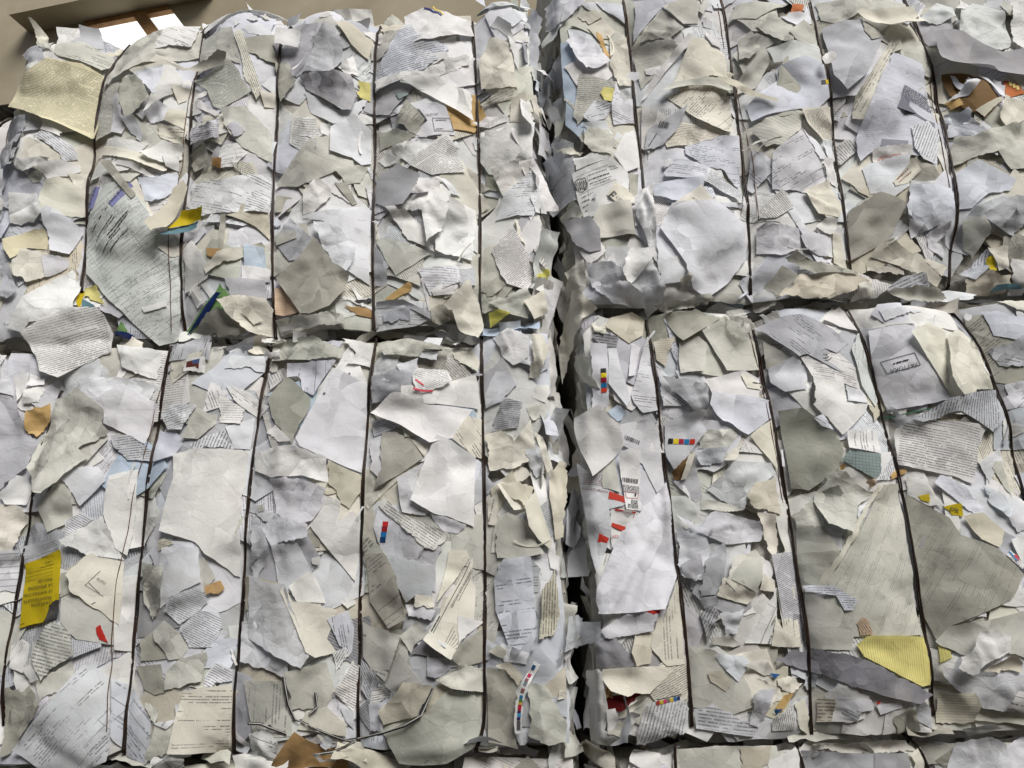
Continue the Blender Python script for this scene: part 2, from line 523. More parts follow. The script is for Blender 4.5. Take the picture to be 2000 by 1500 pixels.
def place(poly, col, prt='-', pitch=.004, ang=0.0, amp=.6, lift=None, over=False, mat=None, hero=False,
          key=None, loose=False, kind=None, bump=None, own=None, torn=.45, maxhero=None, floor=-9.0, vfold=False):
    global H
    P = np.array(poly, float)
    r = RNG
    m = .02
    i0 = max(0, int((P[:, 0].min() - m - X0) / CELL)); i1 = min(NX, int((P[:, 0].max() + m - X0) / CELL) + 1)
    j0 = max(0, int((P[:, 1].min() - m - Z0) / CELL)); j1 = min(NZ, int((P[:, 1].max() + m - Z0) / CELL) + 1)
    if i1 - i0 < 6 or j1 - j0 < 6:
        return None
    X, Z = GX[j0:j1, i0:i1], GZ[j0:j1, i0:i1]
    M = inpoly(X, Z, P)
    if M.sum() < 4:
        return None
    if maxhero is not None and HERO[j0:j1, i0:i1][M].mean() > maxhero:
        return None
    Hw = H[j0:j1, i0:i1]
    med = np.median(Hw[M])
    cx, cz = X[M].mean(), Z[M].mean()
    area = M.sum() * CELL * CELL
    size = math.sqrt(area)
    k = 5 if size > .05 else 3
    base = boxf(boxf(maxf(np.maximum(Hw, max(med - .028, floor)), k), k // 2), k - k // 2)
    cr = crumple(X, Z, cx, cz, size, amp, r)
    if vfold:
        for _ in range(9):
            a = r.normal(0, .22)
            d = (X - cx) * math.cos(a) + (Z - cz) * math.sin(a) - r.uniform(-.5, .5) * (P[:, 0].max() - P[:, 0].min())
            cr += r.uniform(.006, .016) * np.clip(1 - np.abs(d) / r.uniform(.008, .02), 0, 1) * np.clip(vnoise(X, Z, .10, int(r.integers(1e6))) + .6, 0, 1)
    cr -= np.percentile(cr[M], 3)
    h = base + .0007 + np.maximum(cr, -.0002)
    if lift is None:
        lift = (r.uniform(0, 360), r.uniform(.0, .0018) * min(1, size / .06))
    lifts = lift if isinstance(lift, list) else [lift]
    for la, lm in lifts:
        a = math.radians(la)
        s = (X - cx) * math.cos(a) + (Z - cz) * math.sin(a)
        s = s / max(1e-4, s[M].max())
        h = h + lm * np.clip((s + .15) / 1.15, 0, 1.3) ** 2
    rec = dict(P=P, i0=i0, j0=j0, h=h, col=col, prt=prt, pitch=pitch, ang=ang, over=over, mat=mat, hero=hero, key=key,
               loose=loose, area=area, size=size, c=(cx, cz), kind=kind, amp=amp,
               bump=bump if bump is not None else min(1.0, .42 + .6 * amp), torn=torn,
               own=own or BKEYS[int(np.bincount(OWN[j0:j1, i0:i1][M]).argmax())])
    Hw[M] = np.maximum(Hw[M], np.minimum(h, base + .008)[M])
    TOP[j0:j1, i0:i1][M] = len(SHEETS)
    if hero:
        HERO[j0:j1, i0:i1][M] = True
    SHEETS.append(rec)
    return rec

def sheet_y(rec, x, z, up=0.0):
    h = bil(rec['h'], x, z, rec['i0'], rec['j0'])
    d = h - bil(H0S, x, z)
    h = h - .40 * np.clip(d, 0, .05) + up          # the press squeezes the pile
    if not rec['over']:
        h = h - bil(PIN, x, z)
    return -h

def densify(P, step, torn, r):
    out = []
    n = len(P)
    for a in range(n):
        p, q = P[a], P[(a + 1) % n]
        L = np.linalg.norm(q - p)
        k = max(1, int(L / step))
        rough = r.random() < torn
        nrm = np.array([-(q - p)[1], (q - p)[0]]) / max(L, 1e-6)
        walk, bow = 0.0, r.normal(0, .012) * L
        for s in range(k):
            t = s / k
            pt = p + (q - p) * t
            if s:
                env = min(1, 4 * t * (1 - t) + .2)
                pt = pt + nrm * bow * 4 * t * (1 - t)
                if rough:
                    walk = .72 * walk + r.normal(0, .0015)
                    pt = pt + nrm * walk * env
                else:
                    pt = pt + nrm * r.normal(0, .00025)
            out.append(pt)
    return np.array(out)

def build_mesh(rec):
    r = RNG
    step = float(np.clip(rec['size'] / 11, .0038, .0085))
    if rec['amp'] > .5:
        step = float(np.clip(rec['size'] / 16, .0034, .0062))
    if not rec['hero']:
        step *= 1.3
    B = densify(rec['P'], step, rec['torn'], r)
    x0, z0 = B.min(0); x1, z1 = B.max(0)
    gx_, gz_ = np.meshgrid(np.arange(x0, x1, step), np.arange(z0, z1, step * .87))
    gx_ = gx_ + (np.arange(gx_.shape[0]) % 2)[:, None] * step * .5
    Q = np.stack([gx_.ravel(), gz_.ravel()], 1)
    if len(Q):
        Q = Q + r.normal(0, step * .12, Q.shape)
        Q = Q[inpoly(Q[:, 0], Q[:, 1], B)]
    if len(Q):
        dd = np.full(len(Q), 9.0)
        for s in range(0, len(B), 64):
            dd = np.minimum(dd, np.min(np.linalg.norm(Q[:, None] - B[None, s:s + 64], axis=2), 1))
        Q = Q[dd > step * .55]
    pts = [Vector(p) for p in B] + [Vector(p) for p in Q]
    try:
        vc, _, fc, _, _, _ = delaunay_2d_cdt(pts, [], [list(range(len(B)))], 1, 1e-6)
    except Exception:
        return None
    V = np.array([(v.x, v.y) for v in vc])
    if len(V) < 3 or not fc:
        return None
    F = [tuple(f) for f in fc]
    y = sheet_y(rec, V[:, 0], V[:, 1])
    return np.stack([V[:, 0], y, V[:, 1]], 1), F

def add_uv(me, name, uv):
    lay = me.uv_layers.new(name=name)
    idx = np.empty(len(me.loops), int)
    me.loops.foreach_get("vertex_index", idx)
    lay.data.foreach_set("uv", np.asarray(uv, np.float32)[idx].ravel())

def uv_for(rec, V):
    a = math.radians(rec['ang'])
    u = V[:, 0] * math.cos(a) + V[:, 2] * math.sin(a)
    v = -V[:, 0] * math.sin(a) + V[:, 2] * math.cos(a)
    Pu = rec['P'][:, 0] * math.cos(a) + rec['P'][:, 1] * math.sin(a)
    Pv = -rec['P'][:, 0] * math.sin(a) + rec['P'][:, 1] * math.cos(a)
    page = np.stack([(u - Pu.min()) / rec['pitch'] + 3.3 * (rec['c'][0] * 50 % 7), (v - Pv.min()) / rec['pitch']], 1)
    box = np.stack([(u - Pu.min()) / np.ptp(Pu), (v - Pv.min()) / np.ptp(Pv)], 1)
    return page, box

def rand_poly(cx, cz, size, r, strip=False):
    if strip:
        L, w = size * r.uniform(1.2, 2.4), size * r.uniform(.10, .28)
        a = r.uniform(0, math.pi)
        q = np.array([(-L, -w), (L, -w * r.uniform(.6, 1.2)), (L * r.uniform(.9, 1.05), w), (-L * r.uniform(.9, 1.05), w)]) * .5
    else:
        n = int(r.choice([3, 4, 4, 4, 5, 5, 6]))
        a = r.uniform(0, 2 * math.pi)
        th = np.sort((np.arange(n) + r.uniform(-.28, .28, n)) * 2 * math.pi / n)
        rad = size * r.uniform(.42, .72, n)
        q = np.stack([np.cos(th) * rad * r.uniform(.8, 1.35), np.sin(th) * rad], 1)
    R = np.array([(math.cos(a), -math.sin(a)), (math.sin(a), math.cos(a))])
    return q @ R.T + (cx, cz)

PAL = {
 'W': (229, 231, 236), 'N': (236, 236, 234), 'B': (219, 223, 232), 'C': (232, 229, 216), 'G': (210, 210, 201), 'q': (233, 225, 192),
 'D': (181, 180, 169), 'S': (194, 196, 201), 'E': (166, 166, 170), 'V': (238, 238, 238), 'y': (228, 220, 140),
 'Y': (206, 184, 28), 'l': (226, 223, 116), 'M': (210, 176, 118), 'K': (184, 150, 104), 'k': (128, 98, 58), 'R': (186, 40, 30), 'r': (96, 14, 16),
 'O': (208, 122, 66), 'P': (226, 200, 172), 'g': (122, 160, 100), 'n': (18, 42, 100), 't': (96, 130, 142), 'b': (190, 206, 222),
 'T': (150, 166, 166), 'c': (146, 146, 153), 'x': (60, 60, 62), 'u': (40, 92, 150), 'm': (222, 226, 225), 'H': (214, 209, 192),
}
def colour(code, r, j=.03):
    c = np.array(lin(PAL[code]))
    c = c * (1 + r.normal(0, j)) * (1 + r.normal(0, j * .35, 3))
    return tuple(np.clip(c, 0, .88))

FILL = ['W'] * 30 + ['N'] * 28 + ['G'] * 13 + ['C'] * 10 + ['S'] * 9 + ['B'] * 8 + ['D'] * 3 + ['E'] * 1 + ['H', 'H', 'b', 'm']

def filler(keys, n, smin, smax, avoid_hero=False, strip=.12, amp=(.15, .8), maxhero=None):
    r = RNG
    for kk in keys:
        b = BALES[kk]
        xa, xb = max(b['x0'], X0 + .05), min(b['x1'], X1 - .05)
        za, zb = max(b['z0'], Z0 + .03), min(b['z1'], Z1 - .03)
        cnt = int(n * (xb - xa) * (zb - za) / .9)
        for _ in range(cnt):
            for _try in range(12):
                cx, cz = r.uniform(xa + .01, xb - .01), r.uniform(za + .01, zb - .01)
                j, i = int((cz - Z0) / CELL), int((cx - X0) / CELL)
                if not (avoid_hero and HERO[j, i]):
                    break
            else:
                continue
            s = smin * (smax / smin) ** r.random()
            st = r.random() < strip
            p = rand_poly(cx, cz, s, r, st)
            p[:, 0] = np.clip(p[:, 0], b['x0'] + .012, b['x1'] - .012)
            p[:, 1] = np.clip(p[:, 1], b['z0'] + .006, b['z1'] - .006 - b.get('drop', lambda x: 0.0)(p[:, 0]))
            if abs(np.ptp(p[:, 0])) < .006 or abs(np.ptp(p[:, 1])) < .006:
                continue
            pr = r.choice(['-', 'T', 'P', 'F', 'L', 'G'], p=[.74, .07, .10, .06, .015, .015])
            place(p, colour(r.choice(FILL), r), pr, r.uniform(.0032, .0055), r.uniform(-90, 90), r.uniform(*amp), own=kk, maxhero=maxhero,
                  mat='g' if (pr == '-' and r.random() < .12) else None)

# ------------------------------------------------------------------ the sheets that can be told apart in the photograph
# tile | colour, with shade put into some of the dark ones | print@angle | options | outline in tile units (0.28 photograph pixel)
SHEET_TABLE = """
0 N - k|310,85 490,90 510,150 660,200 690,300 560,270 400,320 340,250 330,170
0 C - k l110:30|155,70 190,80 265,180 250,260 185,250
0 S - k|130,260 180,240 330,330 400,540 330,560 230,470 140,380
0 W - s l90:18|500,105 630,120 685,300 540,275 400,320 350,240 490,170
0 B T5@-25|650,190 840,270 790,370 680,300
0 D - k|80,440 130,420 200,460 180,560 110,570
0 N - k|160,440 260,420 340,500 370,560 240,600 150,560
0 G P5@-14 s l270:14|395,320 560,275 750,350 770,400 700,480 560,430 430,415 395,385
0 q T3.4@-16 s l250:28 #newspage|85,565 330,405 430,425 560,430 720,500 690,640 640,950 330,860 130,760 30,720
0 G T3.4@-10 s|690,560 830,570 790,930 645,960
0 S T5@80 k #blackbar|0,870 130,830 215,830 160,1150 130,1190 0,1180
0 W T5@-38 k|230,950 330,910 500,1010 520,1090 440,1120 330,1000
0 N -|310,870 440,930 430,960 300,920
0 C -|185,980 220,970 430,1090 400,1130 160,1130
0 N - k|150,1130 380,1130 320,1180 180,1210 130,1190
0 N - l220:8|300,1190 430,1125 530,1130 530,1180 340,1260
0 C - k|460,1200 600,1180 600,1330 520,1320
0 C - s l200:8|280,1350 330,1270 420,1235 520,1280 590,1330 560,1480 480,1500 330,1480 280,1420
0 G -|210,1240 300,1210 330,1270 230,1275
0 G - k|840,270 960,190 1180,150 1400,150 1380,330 1120,440 950,480 830,530 720,600 790,380
0 N F7@-20|1180,160 1390,160 1340,330 1120,390 1150,230
0 C -|900,490 1100,390 1240,430 1210,460 930,515
0 B - k|940,520 1140,460 1180,620 1100,700 1000,600
0 N - l200:8|1150,460 1210,460 1270,540 1240,640 1130,730 1030,820 1120,640
0 D - k l210:12|870,560 960,540 1050,660 1085,730 900,855 850,700
0 C -|1210,610 1330,590 1290,690 1240,720
0 W - s|800,690 850,690 900,900 870,960 790,940
0 W -|1030,820 1130,740 1240,760 1150,850 1060,870
0 C -|1190,760 1290,760 1290,890 1150,850
0 C P6@0|1110,870 1290,890 1270,980 1120,960
0 S -|880,860 960,840 1010,950 1000,1010 930,950
0 C - s l260:12 #punchstrip|650,1060 730,1015 1090,1110 1150,1150 1140,1190 990,1160 690,1070
0 N - l220:8|1000,1090 1130,970 1260,990 1240,1080 1130,1130 1050,1120
0 N -|1130,1070 1230,1060 1220,1160 1150,1150
0 V - s|830,1140 980,1170 1110,1240 1100,1250 830,1165
0 N - k|1430,140 1880,60 2000,90 2000,130 1740,130 1600,180 1440,260 1420,200
0 W -|1700,210 1800,150 1880,200 1850,240 1740,240
0 G - k|1400,260 1640,230 1700,480 1560,430 1360,500
0 D - s l300:10|1690,270 1900,200 2000,190 1930,410 1850,410 1730,360
0 C T4@-70|1660,220 1700,230 1760,430 1820,620 1780,680 1700,480 1640,260
0 C -|1810,625 1910,620 1890,710 1830,720
0 G T3.4@-22 l150:12|1330,540 1460,520 1600,425 1680,520 1760,660 1560,790 1500,760 1440,620
0 D - s o l175:45 l90:20|1210,550 1430,470 1560,430 1620,440 1580,500 1420,530 1300,550
0 N -|1350,690 1390,680 1550,820 1520,840 1370,740
0 G - k|1560,790 1730,760 1880,900 1880,1110 1700,1040 1620,960
0 W T5@-10 k|1330,890 1450,900 1560,870 1560,1010 1440,990 1320,1000
0 S -|1610,920 1670,880 1720,930 1650,990
0 D - k|1300,1050 1440,1010 1480,1180 1340,1180 1290,1110
0 k -|1490,1110 1560,1120 1555,1200 1490,1170
0 B - k|980,1260 1080,1240 1220,1180 1230,1300 1150,1380 1030,1420
0 W P6@-20 k|1320,1260 1550,1270 1880,1220 1870,1480 1600,1500 1300,1500
4 V - k|60,60 270,70 320,200 240,270 70,270
4 S - k|0,530 60,560 130,740 60,800 0,780
4 q - s l210:12|20,385 250,310 330,330 320,450 190,440 130,490 90,530 30,450
4 C - k|100,540 150,450 330,470 310,640 200,690 120,650
4 W - l230:14|310,190 350,160 480,230 540,290 460,470 350,460
4 W P4@15|280,500 330,480 450,500 440,560 310,640
4 N F4@68 s|590,230 640,60 700,-60 800,-30 640,300
4 m F3.4@36 s l20:10 #ministryform|560,280 720,20 870,-20 1040,170 1160,400 1290,480 1240,700 1180,1050 1060,1090 820,860 700,750 560,590
4 N G2.6@33 s|1265,450 1330,380 1480,600 1450,660 1265,740
4 D - s o l135:14|740,-136 800,-136 970,90 935,120 740,-110
4 Y -|490,710 540,700 545,870 500,800
4 y -|540,690 640,680 720,830 640,800 560,760
4 t -|550,780 640,830 670,880 560,860
4 V - k l150:22|60,1010 170,790 330,660 460,560 510,680 500,830 520,870 330,930 200,960 140,1030
4 g -|810,1000 840,950 880,1010 880,1040 800,1020
4 n -|800,1025 890,1035 940,1060 900,1080 800,1060
4 C - |1100,440 1220,370 1290,380 1250,480 1180,495
4 W F4@30 #postlabel|1400,260 1480,210 1720,80 1880,150 1870,200 1700,300 1520,270
4 H -|1590,230 1700,100 1870,190 1870,370 1790,300
4 D - s|1545,190 1585,200 1575,490 1545,480
4 K -|1455,460 1580,480 1570,520 1460,510
4 C - l90:12|1440,600 1560,500 1830,410 1850,440 1690,530 1530,590 1450,640
4 b - s|1715,430 1840,440 1850,580 1710,580
4 V - s l270:6|1700,585 1880,590 1870,665 1745,690 1700,670
4 S -|1590,680 1850,670 1850,800 1640,820
4 g - s|1240,1020 1520,780 1560,720 1640,820 1590,880 1420,960 1250,1030
4 n - s|1250,1035 1530,780 1575,790 1420,950
4 N -|1320,740 1380,700 1450,830 1370,860
4 V - s l20:8|985,860 1150,800 1160,840 1000,890
4 D -|1330,1020 1560,890 1640,960 1740,1030 1500,1060
4 C - k l250:10|1555,845 1700,800 1860,800 1890,920 1880,1030 1740,1030 1640,960
4 C -|1700,900 1750,870 1830,940 1770,980
4 N - k|820,1120 1100,1150 1060,1340 860,1280
4 W - k|490,1500 560,1360 800,1340 1060,1380 1000,1500
4 S P5.5@84 #pressdoc|1170,1110 1480,1070 1500,1100 1480,1240 1170,1230
4 N - #photoclip|1290,1210 1430,1200 1420,1310 1260,1290
4 W -|1560,1280 1600,1190 1820,1160 1810,1280
4 C - k|1690,1120 1850,1050 1850,1160 1760,1180
1 S - k|180,280 300,110 420,150 600,190 480,300 420,470 350,520 240,470
1 S - k g|480,290 560,200 630,210 675,290 670,430 600,520 400,500 370,540 480,330
1 W -|410,650 650,780 850,650 780,800 620,880 460,800
1 E - k g|375,540 740,540 770,650 740,780 680,790 430,640
1 H -|640,200 720,170 880,250 850,390 740,320
1 N - k|670,490 750,380 780,520 700,530
1 y -|780,560 860,550 860,680 790,670
1 N T4.4@-3|320,800 500,830 540,950 380,1050 300,990
1 N -|520,870 600,880 600,950 530,945
1 G - l120:6|190,1270 440,1010 600,960 610,1080 740,1100 750,1150 560,1230 360,1300
1 W - s l190:6|600,900 700,830 750,785 860,860 860,1100 800,1130 740,1090 600,1080
1 G -|620,1190 780,1130 840,1140 790,1250 700,1280
1 D -|620,1280 700,1270 770,1400 740,1420
1 N - k|400,1340 500,1260 570,1290 600,1330 570,1420 480,1500 400,1500
1 D -|190,1330 310,1360 310,1450 190,1460
1 D - k|200,420 300,430 350,560 230,690
1 G - k|330,50 480,20 600,100 400,130
1 N - k l90:14|490,10 860,0 890,200 700,180 600,100
1 G - k g|910,100 1000,0 1090,70 960,190
1 V - k l90:12 #ribbonlogo|1090,50 1230,10 1550,90 1590,200 1400,260 1160,300 1090,250
1 C - s|1340,0 1560,0 1570,70 1350,40
1 B T6@12 k|900,470 1050,190 1150,150 1200,240 1340,300 1420,330 1250,500 890,600 890,490
1 V -|1255,395 1400,365 1420,410 1270,470
1 N - k|890,550 1270,490 1560,350 1560,420 1330,540 900,610
1 M -|1390,740 1600,620 1680,790 1590,890 1450,900
1 N - l250:16|1065,570 1320,540 1560,620 1590,830 1480,780 1300,690
1 D P4@45|1040,850 1120,700 1260,830 1190,940
1 D -|920,880 1040,880 1190,940 1100,990 920,1010
1 T -|1030,620 1140,660 1070,700
1 W - s l100:6 #phonebill|1190,745 1330,730 1400,760 1450,900 1460,940 1220,960 1190,940 1270,850
1 N - k|990,1010 1130,980 1290,1010 1260,1040 1140,1150
1 N -|905,1075 1000,1030 1090,1110 960,1130
1 N T3.6@35 l60:6|1140,1160 1270,1030 1400,935 1440,970 1530,1180 1440,1210 1300,1240
1 N - k|1140,1400 1400,1290 1440,1340 1420,1500 1080,1500
1 E - s l300:14|900,1280 930,1180 1050,1140 1220,1230 1200,1330 1110,1470 990,1460 900,1400
1 N - k|1210,1270 1340,1270 1360,1320 1280,1370 1170,1400
1 W -|1330,1260 1400,1270 1500,1360 1440,1370
1 W - k l90:10|1600,60 1760,0 1900,10 1990,90 1800,130 1620,130
1 C - k|1620,400 1700,240 1850,300 1870,430 1900,590 1640,590
1 N - s l40:22|1700,160 1760,130 1850,200 1910,350 1900,480 1870,420 1830,260 1760,200
1 C T6@15|1630,690 1770,620 1880,620 1850,680 1650,700
1 C - l0:10|1850,680 1950,640 1990,850 1840,830
1 N P4@30|1570,830 1680,770 1820,780 1820,830 1700,850
1 N - k|1640,890 1990,840 2000,1100 1880,1180 1690,1170 1630,1080
1 N - k|1700,1150 1990,1120 1990,1300 1800,1360 1780,1330
1 W P5@5|1740,1500 1800,1340 2000,1170 2050,1300 2000,1500
2 N - o l80:20|270,640 340,520 395,560 360,610 290,700
2 C - o|270,700 310,670 380,830 300,800
2 N - o l60:10|330,910 410,830 440,860 400,940 360,950
2 W - o|330,960 400,940 420,1060 380,1130 320,1180
2 W - k|370,0 560,0 540,160 440,200 380,160
2 W -|600,30 720,20 760,90 680,80
2 B -|720,10 930,0 940,130 870,100 780,60
2 C L2.6@20|600,110 720,70 780,110 680,170
2 C -|670,190 780,120 870,190 830,240 740,270
2 M -|730,210 770,230 830,370 810,390 740,260
2 C - k|830,260 950,200 1000,400 1000,520 900,560 830,430
2 W - k g l200:14|520,290 590,220 700,310 830,420 740,480 660,490 610,440
2 G T5@-6|570,800 610,520 720,540 880,560 850,660 720,740 600,860
2 y -|760,640 790,600 880,610 860,690 790,690
2 W P5@20|640,800 720,690 870,700 800,800 700,840
2 W P5@-20|840,700 870,550 930,680 1020,620 1030,800 860,840
2 W -|620,850 800,820 850,920 690,900
2 G - k|610,930 700,880 820,900 860,1000 830,1090 700,1060
2 V - l180:10|850,1090 940,890 1020,860 1040,1130 950,1180
2 S P5@-5|430,1120 480,1060 560,1110 560,1250 590,1500 380,1500 400,1220
2 C -|440,1040 500,1040 640,1080 560,1100
2 N -|570,1100 680,1080 850,1110 590,1190
2 V - s #crestletter|560,1215 832,1125 946,1190 1025,1430 911,1500 643,1518 600,1400
2 D - l0:10|960,1200 1030,1200 1020,1370 980,1400 960,1340
2 C - s #deedlabel|800,1370 860,1280 930,1320 990,1420 960,1470 900,1470
2 B -|1000,0 1420,0 1440,180 1340,190 1190,70 1000,250
2 G - k|990,280 1190,80 1340,200 1240,270 1100,260
2 G -|1180,80 1400,0 1450,30 1440,170 1330,190
2 G - k|990,300 1240,270 1300,330 1180,470 1060,560
2 N -|1060,680 1190,760 1230,800 1110,1020 1060,980
2 V - k|1080,430 1190,430 1150,480 1090,470
2 N - s l120:8|1060,650 1120,520 1370,250 1430,250 1400,300 1200,500 1090,630
2 C T4@-12|1210,960 1340,840 1480,860 1620,930 1500,1000 1390,1010 1230,1010
2 C F5@47 l250:14|1220,660 1540,560 1640,610 1690,700 1690,910 1620,920 1480,860 1360,760
2 C - l240:10|1270,570 1390,290 1480,270 1640,350 1660,520 1540,520 1300,590
2 G - s l270:34 l200:14|1190,620 1270,570 1400,550 1650,510 1710,590 1680,640 1560,590 1400,590 1220,640
2 S - #barcodeslip l30:10|1100,860 1370,740 1290,900 1200,990 1080,1000
2 B F5@5|1350,1020 1620,950 1740,930 1740,1330 1620,1200 1480,1190 1350,1080
2 B F5@-18 l200:5|1200,1210 1280,1110 1520,1200 1480,1290 1210,1240
2 W T4@-25|1500,1200 1740,1340 1740,1420 1460,1300
2 B - l240:6|1110,1280 1460,1290 1450,1380 1350,1460 1240,1450 1130,1380
2 G - k|1650,120 1880,60 2000,0 2000,260 1820,200 1700,90
2 G -|1700,330 1850,220 2000,280 1900,330 1780,480
2 G -|1740,520 1900,330 1960,400 1850,600 1730,620
2 H - s o l330:16|1560,550 1700,575 1850,665 1985,742 1960,755 1800,680 1640,600
3 G -|-40,100 130,130 370,0 0,0
3 G - k|130,170 230,100 390,160 390,290 330,290 200,240
3 G - k|20,240 100,210 160,330 90,400 20,390
3 O -|385,50 400,0 480,0 460,80 415,115
3 W -|300,120 390,60 480,60 500,0 540,130 440,170
3 G -|350,240 470,120 560,170 570,300 400,290
3 m -|210,340 390,300 580,300 600,440 260,430
3 G L9@-35|90,920 180,850 400,780 450,810 430,920 280,1060 180,1060
3 B - s l90:5 #cornermark|275,480 460,420 600,460 650,670 560,760 100,850 70,730 280,560
3 W P5@-60|90,1040 280,1160 230,1220 110,1340 80,1300
3 W F5@31 s #frontform|230,1090 440,925 570,1120 650,1220 660,1360 240,1330
3 W -|440,925 500,920 650,1080 570,1120
3 C T3.6@-72 l200:8|430,790 660,730 690,930 600,970 490,900
3 W -|600,970 690,930 720,1080 640,1080
3 N - k|580,1100 690,1080 720,1270 640,1260
3 C - k|460,1340 640,1250 740,1420 720,1500 560,1500
3 G -|550,0 1190,0 1220,90 870,80 820,110 680,170 590,130
3 S - l240:6|590,200 820,150 860,140 1000,280 870,560 740,670 650,560
3 D -|870,160 950,170 990,290 920,310 870,240
3 C F6@56 l150:6|800,710 1060,300 1120,290 1130,370 1050,400 870,850 800,830
3 B Q4@-18 s l210:8 #photocopy|850,930 1000,520 1080,380 1300,430 1330,560 1440,850 1420,900 1400,1160 1290,1090 950,1040 880,1100 860,1000
3 N - l90:4 #redtext|945,1040 1200,1035 1210,1100 950,1140
3 W - |880,1160 950,1130 1190,1090 1200,1300 1100,1370 930,1350
3 W T6@60|1210,890 1340,830 1430,920 1390,1150 1290,1120 1220,1040
3 C - l120:14 #redslip|1080,1270 1230,1110 1280,1190 1190,1280 1100,1300
3 W -|1210,1260 1390,1260 1430,1350 1530,1500 1200,1500
3 G -|850,1400 990,1340 1190,1420 1180,1480 1100,1500 880,1480
3 C - s o l270:34 !tent|820,100 860,80 1200,90 1290,210 1110,265 1050,260 930,190
3 m - k|1290,110 1400,10 1510,50 1510,130 1410,180 1320,150
3 k -|1440,500 1620,520 1850,690 1700,850 1540,740
3 M -|1470,690 1540,680 1570,740 1500,750
3 H -|1640,790 1820,690 1850,700 1700,840
3 B -|1490,520 1520,530 1600,640 1560,650
3 W - k|1570,600 1600,545 1645,620 1590,690 1470,700
3 O - #corncard|1870,550 1960,580 2020,640 1880,680
3 W - l40:8|1630,525 1800,550 1865,600 1860,690 1820,690
3 C - s l180:10|1790,830 1850,680 2020,690 2020,820 1860,900
3 m - k|1530,110 1640,20 1850,100 1920,300 1850,340 1560,270
3 V - k|1920,20 2040,0 2040,340 1930,280
3 E - s o l260:26 !greyflap|1330,260 1560,230 1720,310 1850,360 2060,330 2060,570 1620,520 1380,470
3 B - k g|1470,770 1600,760 1660,880 1760,940 1640,960 1500,930
3 G - k|1510,1130 1530,940 1640,960 1860,900 2040,830 2040,1180 1900,1190 1800,1070
3 B - |1550,1180 1690,1105 1830,1180 1950,1250 1900,1330 1750,1350 1650,1440 1560,1430
3 S - k|1660,1440 1850,1370 2040,1400 2040,1560 1600,1530
5 W - s|350,240 800,140 870,160 850,400 860,690 700,600 640,290
5 S - k|200,400 300,220 480,400 430,540 300,530
5 W - k l0:16|490,290 640,280 780,460 770,520 700,620 650,620 540,450
5 G -|190,350 350,330 365,380 200,415
5 P L3.6@0|190,710 390,705 370,890 190,890
5 D - l330:22 l250:8|230,690 200,640 380,520 490,390 620,570 740,660 700,760 600,870 450,910 380,900
5 G - k|190,930 250,920 690,930 710,990 220,1030
5 V - s|270,1040 450,1035 455,1056 280,1062
5 K -|680,840 880,850 880,900 760,890
5 V -|660,790 690,780 880,830 870,850
5 N -|720,690 740,690 830,830 800,835
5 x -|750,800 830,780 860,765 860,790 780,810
5 G - |900,380 940,360 1300,490 1160,590 1050,650 990,560
5 S -|890,410 990,560 980,680 890,690
5 N - k|980,180 1100,190 1250,330 1330,500 1140,420
5 N - k|1410,100 1600,150 1580,520 1330,490 1330,410
5 N - k l200:8|1240,240 1300,60 1440,70 1400,290 1320,430 1280,470
5 W T6@-4 k|1200,600 1480,560 1490,680 1290,780
5 N - |1290,740 1440,680 1480,700 1440,760 1310,780
5 S - k|1480,590 1590,540 1600,680 1500,720
5 W F5@-5|890,800 1260,830 1300,940 1130,990 890,1000
5 M -|960,780 1140,680 1150,740 1010,800
5 S - l80:14|900,800 1100,810 1300,900 1290,940 1100,840 900,840
5 B -|950,880 1150,860 1150,945 955,945
5 D -|1290,880 1460,780 1480,920 1300,960
5 C - o l250:26 !creamfold|1380,850 1560,680 1630,840 1660,980 1620,1080 1480,1000 1440,880
5 G - k|1690,800 1950,710 1990,760 1970,920 1800,870
5 D -|1640,710 1750,620 1810,680 1720,760
5 l -|1690,870 1760,850 1850,880 1700,960
5 N T4@36 l80:8|1710,440 1860,270 1990,500 2030,620 1960,740 1820,680 1760,560
5 G - k g|150,1060 480,1060 690,1160 670,1220 440,1220 150,1200
5 N - k|660,1060 880,1080 870,1250 690,1240 760,1160
5 B F7@90 l200:5|270,1230 640,1235 480,1480 400,1440 350,1330 270,1330
5 N T6@-60|110,1290 250,1260 260,1330 150,1420
5 W - k|880,1240 940,1130 1060,1200 1040,1400 860,1450
5 G - k g|900,1100 1130,1060 1500,1130 1230,1150 1200,1190 960,1180
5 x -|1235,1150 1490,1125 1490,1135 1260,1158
5 V - s l90:8|1440,1105 1540,1035 1550,1050 1460,1112
5 W - k|1050,1250 1200,1200 1180,1310 1090,1330
5 C - k|1440,1160 1570,1110 1630,1210 1620,1290 1450,1200
5 W - k l60:10|1720,1040 1850,1000 1950,1050 1900,1150 1800,1180
5 W - k|1870,1160 2000,1050 2040,1280 1880,1230
5 S - s l230:8|1640,1280 1790,1180 1890,1395 1740,1490 1660,1440
6 N T6@60|290,460 360,400 390,600 340,560
6 l - k o l60:12|260,740 440,645 460,700 440,780 380,720
6 C - s o l210:10|225,820 360,730 400,850 390,880 300,940
6 V - k l0:14|30,1040 110,990 220,1040 270,1050 260,1200 150,1250 70,1180
6 C - v o l0:20|270,1060 350,1050 410,1140 330,1350 260,1340 290,1180
6 G - k|480,200 560,140 640,260 500,250
6 G - l180:12|750,160 960,150 990,390 860,380 740,400 700,260
6 E - s l170:14|500,245 680,240 750,340 760,490 680,500 590,440
6 V - v o l90:10|980,140 1110,60 1150,600 1100,520 990,260
6 C - s #notecard|1250,190 1440,60 1540,160 1340,270
6 W - |1140,400 1360,640 1300,700 1180,720 1150,620
